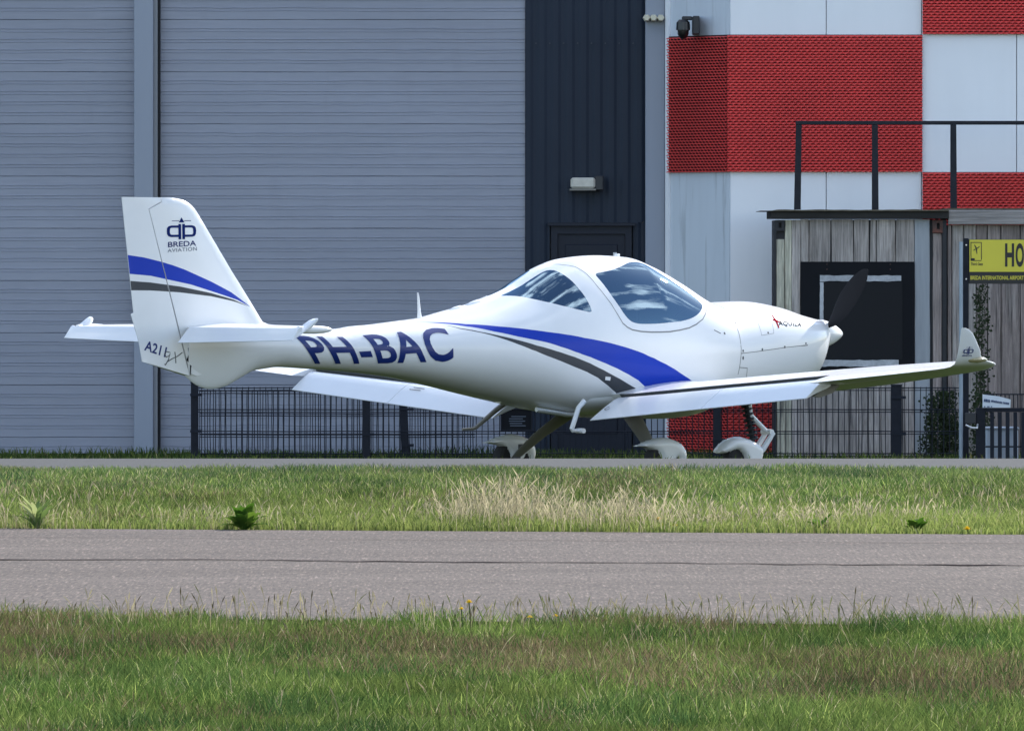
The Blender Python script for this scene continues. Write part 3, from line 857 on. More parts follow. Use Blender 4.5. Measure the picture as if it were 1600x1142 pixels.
# pale box standing behind the gate
bx = thing('storage_box', 'pale grey storage box standing behind the bars of the gate', 'box', (gx_(1566), GY + 0.35, HBOT))
BXB = (gx_(1566), GY + 0.35, HBOT)
S2 = 15600 / (GY + 0.2); qx = lambda u: (u - 800) / S2; qz = lambda v: 1.7 - (v - 403) / S2
mb = MB(); mb.box(qx(1540.5), qx(1591), GY + 0.2, GY + 0.6, HBOT, qz(671), bev=0.012); hbuild(mb, 'body', mat('box_grey', (0.50, 0.55, 0.63), rough=0.6, var=(6, 0.06)), bx, BXB)
mb = MB(); mb.box(qx(1539), qx(1592.5), GY + 0.19, GY + 0.61, qz(670.8), qz(667.5), bev=0.005); hbuild(mb, 'lid', mat('box_lid', (0.46, 0.51, 0.58), rough=0.6), bx, BXB)

# yellow sign on its post
PY = 86.9; PS = 15600.0 / PY
px_ = lambda u: (u - 800) / PS
pz = lambda v: 1.7 - (v - 403) / PS
sign = thing('airport_sign', 'yellow and black airport sign on a dark post with a galvanised pipe beside it', 'sign', (px_(1509), PY, HBOT))
PB = (px_(1509), PY, HBOT)
mb = MB(); mb.box(px_(1504.8), px_(1513.5), PY - 0.03, PY + 0.03, HBOT, pz(372.5), bev=0.004); hbuild(mb, 'post', M['fence_post'], sign, PB)
mb = MB(); mb.tube([(px_(1501.6), PY - 0.02, HBOT), (px_(1501.6), PY - 0.02, pz(378))], 0.0185, 10); hbuild(mb, 'pipe', M['galv'], sign, PB, smooth=40)
for v in (383, 436):
    mb = MB(); mb.tube([(px_(1509.5), PY - 0.029, pz(v)), (px_(1509.5), PY - 0.037, pz(v))], 0.007, 8)
    hbuild(mb, 'bolt', M['metal'], sign, PB)
M['yellow'] = mat('sign_yellow', (0.62, 0.54, 0.035), rough=0.4, var=(2, 0.05))
M['sign_black'] = mat('sign_black', (0.009, 0.008, 0.008), rough=0.5)
SX1 = 1606
mb = MB(); mb.box(px_(1513.7), px_(SX1), PY - 0.02, PY + 0.02, pz(443.5), pz(374.2), bev=0.003); hbuild(mb, 'board', M['sign_black'], sign, PB)
mb = MB(); mb.box(px_(1514.6), px_(SX1 - .4), PY - 0.0235, PY - 0.0205, pz(424.8), pz(374.8)); hbuild(mb, 'yellow_face', M['yellow'], sign, PB)
mb = MB(); yy = PY - 0.0265
flat_text(mb, 'H', px_(1570.2), px_(1584.3), pz(416.8), pz(380.4), yy, bold=0.035)
hbuild(mb, 'letter', M['sign_black'], sign, PB, fixn=False); mb = MB()
flat_text(mb, 'O', px_(1586.6), px_(1599.8), pz(417.4), pz(380.0), yy, bold=0.035)
hbuild(mb, 'letter', M['sign_black'], sign, PB, fixn=False); mb = MB()
V, Q = stroke2d([(1516.9, 407.6), (1516.9, 379.0), (1533.3, 379.0), (1533.3, 406.0)], 1.1)
mb.add([(px_(a), yy, pz(b)) for a, b in V], Q)
def bar(x0, v0, x1, v1, w0, w1=None):
    V, Q = stroke2d([(x0, v0), (x1, v1)], [w0, w1 or w0]); mb.add([(px_(a), yy, pz(b)) for a, b in V], Q)
bar(1522.2, 382.6, 1525.3, 388.0, 1.2, 2.2); bar(1525.35, 388.1, 1526.2, 396.8, 2.2, 0.9)      # the little aeroplane pictogram
bar(1526.7, 388.2, 1530.4, 385.2, 1.7, 1.0); bar(1524.1, 389.3, 1520.9, 391.4, 1.5, 1.1)
mb.add([(px_(a), yy, pz(b)) for a, b in ((1516.9, 407.8), (1522.8, 407.8), (1522.8, 403.6), (1516.9, 403.6))], [(0, 1, 2, 3)])
bar(1522.9, 407.3, 1533, 407.3, 1.0)
hbuild(mb, 'pictogram', M['sign_black'], sign, PB, fixn=False); mb = MB()
flat_text(mb, 'Third Gate', px_(1516.6), px_(1535.4), pz(414.8), pz(410.2), yy, bold=0.02)
hbuild(mb, 'caption', M['sign_black'], sign, PB, fixn=False)
mb = MB(); flat_text(mb, 'BREDA INTERNATIONAL AIRPORT', px_(1516.2), px_(1599.4), pz(437.2), pz(431.0), PY - 0.023, bold=0.02)
hbuild(mb, 'yellow_print', M['yellow'], sign, PB, fixn=False)

# ivy
M['ivy'] = mat('ivy_leaf', (0.020, 0.032, 0.011), rough=0.7, spec=0.25, var=[(9, 0.5)], streak=[((0.075, 0.075, 0.025), 14, (1, 1, 1), 0.60, 0.6)])
M['ivy_stem'] = mat('ivy_stem', (0.05, 0.04, 0.03), rough=0.9)
def leaf_cloud(q, c, rx0, ry0, rz0, n, size, facing=(0, -1, 0)):
    for _ in range(n):
        p = Vector((random.gauss(0, .42) * rx0, random.gauss(0, .42) * ry0, random.uniform(-1, 1) * rz0)) + Vector(c)
        d = Vector((random.gauss(0, .6), -1 + random.gauss(0, .4), random.gauss(0.2, .5))).normalized()
        a = d.cross(Vector((random.gauss(0, 1), random.gauss(0, 1), random.gauss(0, 1)))).normalized(); b = d.cross(a)
        s = size * random.uniform(0.6, 1.3)
        q.add([p - a * s, p - a * s * .2 + b * s * .75, p + a * s, p - a * s * .2 - b * s * .75 + d * s * .3], [(0, 1, 2), (0, 2, 3)])
def ivy(label, cols, y, stems):
    S = 15600.0 / y; ix = lambda u: (u - 800) / S; iz = lambda v: 1.7 - (v - 403) / S
    base = (ix(cols[0][0]), y, HBOT)
    r = thing('ivy', label, 'plant', base, 0, 'ivy climbing by the timber shed')
    q = MB()
    for (u, v0, v1, wd, n) in cols:
        for i in range(n):
            t = random.random() ** 0.9; v = v1 + (v0 - v1) * t
            leaf_cloud(q, (ix(u) + random.gauss(0, wd / S * .5) + 0.02 * math.sin(v * .09 + u), y - 0.02 + random.gauss(0, .03), iz(v)), .02, .02, .012, 1, 0.014)
    hbuild(q, 'leaves', M['ivy'], r, base, kind='stuff', fixn=False)
    q = MB()
    for (u, v0, v1) in stems:
        q.tube([(ix(u) + 0.012 * math.sin(k * 1.1 + u), y + 0.01, HBOT + (iz(v1) - HBOT) * k / 9) for k in range(10)], [0.009 - 0.0006 * k for k in range(10)], 5)
    hbuild(q, 'stem', M['ivy_stem'], r, base)
ivy('narrow column of dark ivy climbing the planks between the sign post and gate', [(1533, 445, 725, 13, 900), (1530, 610, 725, 18, 500)], 88.45, [(1531, 725, 452), (1536, 725, 500)])
ivy('low dark mound of ivy behind the fence to the left of the sign post', [(1450, 650, 725, 12, 350), (1474, 612, 725, 22, 1500), (1492, 650, 725, 10, 350)], 88.6, [(1456, 725, 620), (1478, 725, 612), (1462, 725, 640)])

# fuselage lines: station tables

def pchip(xs, ys):
    n=len(xs); h=[xs[i+1]-xs[i] for i in range(n-1)]; d=[(ys[i+1]-ys[i])/h[i] for i in range(n-1)]
    m=[0]*n; m[0]=d[0]; m[-1]=d[-1]
    for i in range(1,n-1):
        if d[i-1]*d[i]>0:
            w1=2*h[i]+h[i-1]; w2=h[i]+2*h[i-1]; m[i]=(w1+w2)/(w1/d[i-1]+w2/d[i])
    def f(x):
        x=min(max(x,xs[0]),xs[-1])
        lo,hi=0,n-2
        while lo<hi:
            k=(lo+hi+1)//2
            if xs[k]<=x: lo=k
            else: hi=k-1
        i=lo
        t=(x-xs[i])/h[i]
        return (ys[i]*(1+2*t)*(1-t)**2+m[i]*h[i]*t*(1-t)**2+ys[i+1]*t*t*(3-2*t)+m[i+1]*h[i]*t*t*(t-1))
    return f
W=[(.42,.05),(.6,.075),(.8,.10),(1.2,.145),(1.6,.185),(2.0,.235),(2.6,.335),(3.2,.45),(3.7,.535),(4.2,.585),(4.7,.60),(5.2,.595),(5.7,.565),(6.1,.52),(6.5,.435),(6.7,.35),(6.82,.26),(6.88,.20),(6.91,.15)]
ZW=[(.42,1.0),(1.2,1.01),(2.0,.985),(2.6,.98),(3.2,.97),(3.7,.95),(4.2,.93),(5.0,.92),(5.7,.93),(6.3,.98),(6.7,1.04),(6.91,1.08)]
NU=[(.42,2.),(2.0,2.05),(3.3,2.0),(4.0,2.15),(5.0,2.2),(5.6,2.2),(6.0,2.3),(6.6,2.3),(6.91,2.0)]
NL=[(.42,1.7),(1.0,1.8),(1.5,2.1),(2.6,2.3),(3.5,2.3),(4.2,2.5),(5.5,2.6),(6.5,2.4),(6.91,2.0)]
ZT=[(.42,1.19),(1.0,1.19),(1.3,1.175),(1.6,1.152),(1.889,1.14),(2.068,1.1609),(2.254,1.1731),(2.483,1.196),(2.752,1.223),(3.025,1.279),(3.276,1.333),(3.47,1.3895),(3.693,1.4682),(3.831,1.5392),(4.03,1.6368),(4.229,1.6963),(4.541,1.72),(4.822,1.7076),(4.983,1.6604),(5.263,1.5302),(5.503,1.3979),(5.66,1.332),(5.76,1.337),(6.061,1.3468),(6.362,1.3083),(6.616,1.2421),(6.82,1.205),(6.88,1.195),(6.91,1.17)]
ZB=[(.42,.775),(.54,.702),(.66,.676),(.779,.69),(.955,.763),(1.075,.8166),(1.195,.8326),(1.303,.844),(1.586,.83),(2.062,.797),(2.445,.756),(2.83,.69),(3.218,.612),(3.509,.556),(3.911,.485),(4.149,.452),(4.541,.445),(5.2,.45),(5.8,.49),(6.3,.55),(6.6,.63),(6.75,.70),(6.82,.79),(6.88,.94),(6.91,1.0)]
class Loft:
    def __init__(s,ZT,ZB):
        s.w,s.zw,s.nu,s.nl,s.zt,s.zb=[pchip(*zip(*t)) for t in (W,ZW,NU,NL,ZT,ZB)]
    def __call__(s,X,ph):
        w,zw,zt,zb=s.w(X),s.zw(X),s.zt(X),s.zb(X)
        c,sn=math.cos(ph),math.sin(ph)
        if c>=0: n=s.nu(X); z=zw+(zt-zw)*abs(c)**(2/n)
        else: n=s.nl(X); z=zw-(zw-zb)*abs(c)**(2/n)
        return (X, w*math.copysign(abs(sn)**(2/n),sn), z)

# artwork and openings on the skin as (station, angle)
REAR_WIN=[(3.50,.13),(3.65,.13),(3.77,.13),(3.88,.13),(3.955,.15),(3.99,.22),(4.007,.387),(4.018,.529),(4.033,.651),(4.046,.776),(4.066,.893),(4.079,.989),(4.09,1.069),(4.088,1.129),(4.015,1.088),(3.944,1.031),(3.834,.911),(3.741,.759),(3.656,.581),(3.595,.40),(3.54,.25)]
FRONT_WIN=[(4.255,0.602),(4.356,0.592),(4.463,0.566),(4.586,0.491),(4.733,0.354),(4.854,0.354),(4.923,0.452),(4.992,0.535),(5.081,0.625),(5.173,0.685),(5.251,0.754),(5.306,0.838),(5.269,0.948),(5.202,1.066),(5.143,1.135),(5.075,1.19),(4.972,1.239),(4.86,1.269),(4.703,1.286),(4.544,1.29),(4.475,1.273),(4.434,1.239),(4.394,1.168),(4.364,1.086),(4.321,0.964),(4.293,0.832),(4.271,0.719)]
BLUE=[(2.567,0.31),(2.774,0.546),(2.978,0.823),(3.244,1.016),(3.51,1.181),(3.641,1.253),(3.811,1.338),(3.983,1.408),(4.12,1.443),(4.258,1.478),(4.404,1.516),(4.545,1.555),(4.672,1.593),(4.8,1.661),(4.891,1.726),(4.971,1.801),(5.046,1.872),(5.117,1.95),(4.973,1.983),(4.783,2.032),(4.638,2.058),(4.53,1.912),(4.422,1.817),(4.306,1.733),(4.181,1.662),(4.036,1.599),(3.888,1.557),(3.759,1.5),(3.626,1.423),(3.491,1.355),(3.377,1.286),(3.183,1.129),(2.964,0.894),(2.764,0.592)]
GREY=[(2.757,0.623),(2.914,0.931),(3.06,1.101),(3.213,1.236),(3.376,1.361),(3.537,1.471),(3.711,1.555),(3.888,1.611),(4.032,1.675),(4.167,1.758),(4.353,1.901),(4.536,2.073),(4.459,2.143),(4.366,2.19),(4.243,2.026),(4.122,1.887),(4.009,1.81),(3.894,1.755),(3.761,1.686),(3.622,1.618),(3.489,1.546),(3.366,1.441),(3.248,1.323),(3.132,1.2),(3.017,1.082),(2.91,0.958)]
CANOPY_SEAM=[(4.067,0.075),(4.099,0.235),(4.152,0.387),(4.186,0.578),(4.201,0.697),(4.22,0.82),(4.255,0.947),(4.293,1.057),(4.329,1.171),(4.371,1.277),(4.411,1.318),(4.46,1.347),(4.549,1.364),(4.652,1.37),(4.748,1.368),(4.849,1.362),(4.953,1.336),(5.059,1.296),(5.142,1.235),(5.227,1.139),(5.277,1.039),(5.318,0.936),(5.351,0.806)]
COWL_SEAM=[(5.70,0.0),(5.685,0.3),(5.675,0.45),(5.656,0.606),(5.633,0.828),(5.618,1.045),(5.615,1.205),(5.611,1.359),(5.611,1.497),(5.607,1.586),(5.598,1.693),(5.588,1.847)]
COWL_LINE=[(5.607,1.568),(5.726,1.559),(5.851,1.552),(5.979,1.55),(6.115,1.55),(6.263,1.56),(6.416,1.574)]
OIL_DOOR=[(5.883,0.826),(6.028,0.856),(6.027,1.069),(6.007,1.267),(5.863,1.277),(5.868,1.112),(5.883,0.826)]
HATCH=[(5.593,1.731),(5.685,1.75),(5.69,1.908)]
SCREWS=[(5.638,0.955),(5.631,1.53),(5.631,1.609),(5.851,1.532),(6.119,1.541),(6.39,1.541),(5.943,1.241),(5.443,1.27)]
TEXT=[(1.60,2.42),(2.80,1.855),(1.372,1.02),(2.776,.79)]
AQ=[(6.088,1.124),(6.367,1.156),(6.117,0.99),(6.4,0.994)]
BIRD=[(6.093,0.814),(6.076,1.167)]
TAG=[(4.195,1.859),(4.247,1.867),(4.248,1.929),(4.196,1.92)]
SPINE_FAIR=[(3.13,0.0),(3.32,0.0)]
ANT=[(2.76,0.017)]

# ------------------------------------------------------------------ the light aircraft
TH = math.radians(39.0); CT, ST = math.cos(TH), math.sin(TH)
OX, OY = -2.87, 77.5
GZ = -0.10
plane = thing('light_aircraft', 'white low wing light aircraft with blue and grey swoosh stripes parked before the hangar', 'aircraft', (OX, OY, GZ), TH)
def A(X, Y, Z): return (X, -Y, Z - GZ)                # X forward from the rudder, Y to starboard, Z above datum
loft = Loft(ZT, ZB)
def loftn(X, ph):
    e = 0.012
    a, b = Vector(A(*loft(max(.42, X - e), ph))), Vector(A(*loft(min(6.91, X + e), ph)))
    c, d = Vector(A(*loft(X, ph - e))), Vector(A(*loft(X, ph + e)))
    n = (b - a).cross(d - c)
    p = Vector(A(*loft(X, ph))); ctr = Vector(A(X, 0, loft.zw(X)))
    if n.length < 1e-12: n = p - ctr
    n.normalize()
    if n.dot(p - ctr) < 0: n.negate()
    return n

def chaikin(P, k=1):
    for _ in range(k):
        Q = []
        for i in range(len(P)):
            a, b = P[i], P[(i + 1) % len(P)]
            Q += [(a[0] * .75 + b[0] * .25, a[1] * .75 + b[1] * .25), (a[0] * .25 + b[0] * .75, a[1] * .25 + b[1] * .75)]
        P = Q
    return P
def inside(p, poly):
    x, y = p; r = False; j = len(poly) - 1
    for i in range(len(poly)):
        xi, yi = poly[i]; xj, yj = poly[j]
        if (yi > y) != (yj > y) and x < (xj - xi) * (y - yi) / (yj - yi) + xi: r = not r
        j = i
    return r
def dens(P, h):
    Q = []
    for i in range(len(P)):
        a, b = P[i], P[(i + 1) % len(P)]
        n = max(1, int(math.hypot(b[0] - a[0], b[1] - a[1]) / h))
        Q += [(a[0] + (b[0] - a[0]) * k / n, a[1] + (b[1] - a[1]) * k / n) for k in range(n)]
    return Q
def regions(grid, polys, edges_extra=()):
    """constrained triangulation of grid points + polygon outlines -> verts, tris, region index (-1 outside all)"""
    V = [Vector(p) for p in grid]; E = []
    for P in polys:
        b = len(V); V += [Vector(p) for p in P]
        E += [(b + i, b + (i + 1) % len(P)) for i in range(len(P))]
    for P in edges_extra:
        b = len(V); V += [Vector(p) for p in P]
        E += [(b + i, b + i + 1) for i in range(len(P) - 1)]
    r = delaunay_2d_cdt(V, E, [], 0, 1e-5)
    vo, fo = r[0], r[2]
    bb = [(min(p[0] for p in P), max(p[0] for p in P), min(p[1] for p in P), max(p[1] for p in P)) for P in polys]
    reg = []
    for f in fo:
        cx = sum(vo[i].x for i in f) / 3; cy = sum(vo[i].y for i in f) / 3
        k = -1
        for j, P in enumerate(polys):
            if bb[j][0] <= cx <= bb[j][1] and bb[j][2] <= cy <= bb[j][3] and inside((cx, cy), P): k = j; break
        reg.append(k)
    return vo, fo, reg

PS_ = 0.42                                             # scale of the angle axis while triangulating
def mir(P): return [(x, -p) for x, p in P]
def sc(P): return [(x, p * PS_) for x, p in P]
win_r, win_f = chaikin(REAR_WIN, 1), chaikin(FRONT_WIN, 2)
st_b, st_g = BLUE, GREY
polys = [dens(sc(P), 0.03) for P in (win_r, mir(win_r), win_f, mir(win_f), st_b, mir(st_b), st_g, mir(st_g))]
Xg = sorted(set([round(x, 3) for x in list(np.arange(.42, 6.62, .05)) + list(np.arange(6.62, 6.915, .015)) + [6.91]]))
NP = 84
grid = [(x, (-PI + 2 * PI * k / NP) * PS_) for x in Xg for k in range(NP + 1)]
vo, fo, reg = regions(grid, polys)
fpos = [A(*loft(v.x, v.y / PS_)) for v in vo]
fnor = [loftn(v.x, v.y / PS_) for v in vo]
def submesh(name, mats, faces, matidx=None, offset=0.0, parent=None, flip=False, **kw):
    used = {}; V, N, Fc = [], [], []
    for f in faces:
        g = []
        for i in f:
            if i not in used:
                used[i] = len(V); n = fnor[i]; p = Vector(fpos[i]) + n * offset
                V.append(p); N.append(-n if flip else n)
            g.append(used[i])
        a, b, c = (V[k] for k in g)
        if ((b - a).cross(c - a).dot(N[g[0]] + N[g[1]] + N[g[2]])) < 0: g.reverse()
        Fc.append(g)
    me = bpy.data.meshes.new(name); me.from_pydata([tuple(v) for v in V], [], Fc)
    for m in mats: me.materials.append(m)
    if matidx: me.polygons.foreach_set('material_index', matidx)
    me.polygons.foreach_set('use_smooth', [True] * len(Fc))
    me.normals_split_custom_set_from_vertices([tuple(n) for n in N])
    me.update()
    return link(bpy.data.objects.new(name, me), parent, **kw)
body = [(f, r) for f, r in zip(fo, reg) if r not in (0, 1, 2, 3)]
fus = submesh('fuselage', [M['white'], M['blue'], M['dgrey']], [f for f, r in body], [0 if r < 0 else (1 if r in (4, 5) else 2) for f, r in body], parent=plane)
for k, nm in ((0, 'rear_window'), (1, 'rear_window'), (2, 'windscreen'), (3, 'windscreen')):
    submesh(nm, [M['glass']], [f for f, r in zip(fo, reg) if r == k], parent=plane)
lining = [f for f, r in zip(fo, reg) if r not in (0, 1, 2, 3) and all(3.35 < vo[i].x < 5.75 for i in f)]
submesh('cabin_lining', [M['cabin']], lining, offset=-0.018, parent=plane, flip=True)
# nose ring and tail cap
mb = MB()
for X, s_ in ((6.909, 0), (0.421, 1)):
    ring = [A(*loft(X, 2 * PI * k / 40)) for k in range(40)]
    mb.add(ring + [A(X, 0, 1.077 if X > 3 else .98)], [(k, (k + 1) % 40, 40) for k in range(40)], 0)
mb.build('end_caps', M['white'], plane, fixn=False)

def on_body(poly2d, tris, quad, name, m, parent, off=0.0018, flipx=False):
    """lay 0..1 artwork on the fuselage between four (X, angle) corners: bl, br, tl, tr"""
    bl, br, tl, tr = quad
    V = []
    for a, b in poly2d:
        x = (bl[0] * (1 - a) + br[0] * a) * (1 - b) + (tl[0] * (1 - a) + tr[0] * a) * b
        p = (bl[1] * (1 - a) + br[1] * a) * (1 - b) + (tl[1] * (1 - a) + tr[1] * a) * b
        V.append(tuple(Vector(A(*loft(x, p))) + loftn(x, p) * off))
    q = MB(); q.add(V, tris)
    return q.build(name, m, parent, fixn=False)
V, T, _ = text2d('PH-BAC', bold=0.022, space=1.04); V, T = diced(V, T, 26, 14)
on_body(V, T, TEXT, 'registration', M['navy'], fus, off=.0035)
pq = [TEXT[1], TEXT[0], TEXT[3], TEXT[2]]              # the same lettering on the port side reads towards the tail
on_body(V, T, [(x, -p) for x, p in pq], 'registration', M['navy'], fus)
def body_line(P, w, name, m, parent, both=False, off=0.0012):
    for s in ((1, -1) if both else (1,)):
        pts = [(x, s * p * PS_) for x, p in P]
        Q = []
        for i in range(len(pts) - 1):
            a, b = pts[i], pts[i + 1]
            n = max(1, int(math.hypot(b[0] - a[0], b[1] - a[1]) / .03))
            Q += [(a[0] + (b[0] - a[0]) * k / n, a[1] + (b[1] - a[1]) * k / n) for k in range(n)]
        Q.append(pts[-1])
        V, Fq = stroke2d(Q, w)
        VV = [tuple(Vector(A(*loft(x, p / PS_))) + loftn(x, p / PS_) * off) for x, p in V]
        q = MB(); q.add(VV, Fq); q.build(name, m, parent, fixn=False)
M['hair'] = mat('panel_gap', (0.22, 0.22, 0.22), rough=0.8)
body_line(CANOPY_SEAM, 0.0055, 'canopy_seam', M['hair'], fus, both=True)
body_line(COWL_SEAM, 0.006, 'cowl_seam', M['hair'], fus, both=True)
body_line(COWL_LINE, 0.004, 'cowl_seam', M['hair'], fus, both=True)
body_line(OIL_DOOR, 0.003, 'oil_door_seam', M['hair'], fus)
body_line(HATCH, 0.005, 'hatch_seam', M['hair'], fus)
body_line([(5.33, 1.255), (5.40, 1.285)], 0.006, 'vent_slot', M['seam'], fus)
for (x, p) in SCREWS:
    V = [(x + 0.009 * math.cos(2 * PI * k / 8), p * PS_ + 0.009 * math.sin(2 * PI * k / 8)) for k in range(8)]
    q = MB(); q.add([tuple(Vector(A(*loft(a, b / PS_))) + loftn(a, b / PS_) * .002) for a, b in V], [tuple(range(8))])
    q.build('fastener', M['seam'], fus, fixn=False)
V, T, _ = text2d('AQUILA', bold=0.018, space=1.15); V, T = diced(V, T, 8, 3)
on_body(V, T, AQ, 'maker_lettering', M['cowl_print'], fus, off=.0016)
# red swooping bird emblem before the lettering
bird = [(0.40, 0.0), (0.62, 0.02), (0.58, .30), (0.60, .42), (0.98, .36), (1.0, .44), (0.58, .60), (0.52, .72), (0.40, 1.0), (0.26, .98), (0.28, .66), (0.0, .62), (0.0, .55), (0.30, .50), (0.36, .30)]
VB = [Vector(p) for p in bird]
r_ = delaunay_2d_cdt(VB, [(i, (i + 1) % len(bird)) for i in range(len(bird))], [], 1, 1e-6)
bq = [(BIRD[1][0] - .03, BIRD[1][1]), (BIRD[1][0] + .045, BIRD[1][1]), (BIRD[0][0] - .035, BIRD[0][1]), (BIRD[0][0] + .04, BIRD[0][1])]
on_body([(v.x, v.y) for v in r_[0]], [list(f) for f in r_[2]], bq, 'emblem', M['red'], fus, off=.0016)
on_body([(0, 0), (1, 0), (1, 1), (0, 1)], [(0, 1, 2, 3)], [TAG[0], TAG[1], TAG[3], TAG[2]], 'sticker', M['white'], fus, off=0.003)

# ---- wings
def af(s, t, camber=0.018):
    y = 5 * t * (0.2969 * math.sqrt(max(s, 0)) - 0.126 * s - 0.3516 * s * s + 0.2843 * s ** 3 - 0.1030 * s ** 4)
    c = camber * 4 * s * (1 - s)
    return c + y, c - y
def ring(sec, sg, s0=0.0, s1u=1.0, s1l=None, n=16):
    """airfoil loop for one section: LE, TE points, relative thickness, up vector; from s1 over the nose to s1"""
    le, te, t, up = Vector(sec[0]), Vector(sec[1]), sec[2], Vector(sec[3]).normalized()
    cam_ = sec[4] if len(sec) > 4 else 0.018
    s1l = s1u if s1l is None else s1l
    ch = (te - le).length; P = []
    for k in range(n + 1):
        s = s0 + (s1u - s0) * (0.5 * (1 + math.cos(PI * k / n)) if s0 == 0 else 1 - k / n)
        P.append(le + (te - le) * s + up * ch * af(s, t, cam_)[0])
    for k in range(1 if s0 == 0 else 0, n + 1):
        s = s0 + (s1l - s0) * (0.5 * (1 - math.cos(PI * k / n)) if s0 == 0 else k / n)
        P.append(le + (te - le) * s + up * ch * af(s, t, cam_)[1])
    return [A(p.x, p.y * sg, p.z) for p in P]
def lerp(a, b, t): return a + (b - a) * t
WS = [  # Y, X_le, z_le, X_te, z_te, t
    (0.28, 5.62, .590, 3.90, .470, .200), (0.42, 5.52, .590, 3.96, .497, .185), (0.56, 5.46, .592, 4.00, .520, .165), (0.75, 5.40, .600, 4.00, .536, .150), (1.0, 5.36, .618, 4.00, .556, .148),
    (2.0, 5.21, .690, 4.00, .634, .148), (3.30, 5.01, .780, 4.00, .731, .148), (4.0, 4.87, .828, 3.985, .784, .135), (4.6, 4.71, .868, 3.95, .829, .118), (4.85, 4.54, .884, 3.925, .848, .105)]
def wsec(Y):
    for i in range(len(WS) - 1):
        if WS[i][0] <= Y <= WS[i + 1][0]:
            t = (Y - WS[i][0]) / (WS[i + 1][0] - WS[i][0])
            q = [lerp(a, b, t) for a, b in zip(WS[i], WS[i + 1])]
            return ((q[1], Y, q[2]), (q[3], Y, q[4]), q[5], (0, 0, 1))
TIP = [((4.42, 4.97, .893), (3.91, 4.97, .858), .095, (0, -.15, 1)), ((4.32, 5.06, .902), (3.895, 5.06, .872), .085, (0, -.45, .9)),
       ((4.21, 5.115, .918), (3.885, 5.115, .893), .08, (0, -.8, .6)), ((4.12, 5.15, .955), (3.875, 5.15, .94), .08, (0, -.96, .28), 0),
       ((4.09, 5.175, 1.00), (3.868, 5.175, .995), .085, (0, -1, .15), 0), ((4.035, 5.20, 1.06), (3.86, 5.20, 1.06), .09, (0, -1, .12), 0),
       ((3.975, 5.222, 1.125), (3.85, 5.222, 1.125), .09, (0, -1, .1), 0), ((3.92, 5.235, 1.158), (3.845, 5.235, 1.16), .08, (0, -1, .1), 0), ((3.885, 5.238, 1.168), (3.85, 5.238, 1.17), .05, (0, -1, .1), 0)]
HU, HL = 0.775, 0.70
FY0, FY1, AY0, AY1 = 0.56, 3.27, 3.36, 4.72
def closed_loft(mbx, rings, mi=0): mbx.loft(rings, closed=True, cap=True, mi=mi)
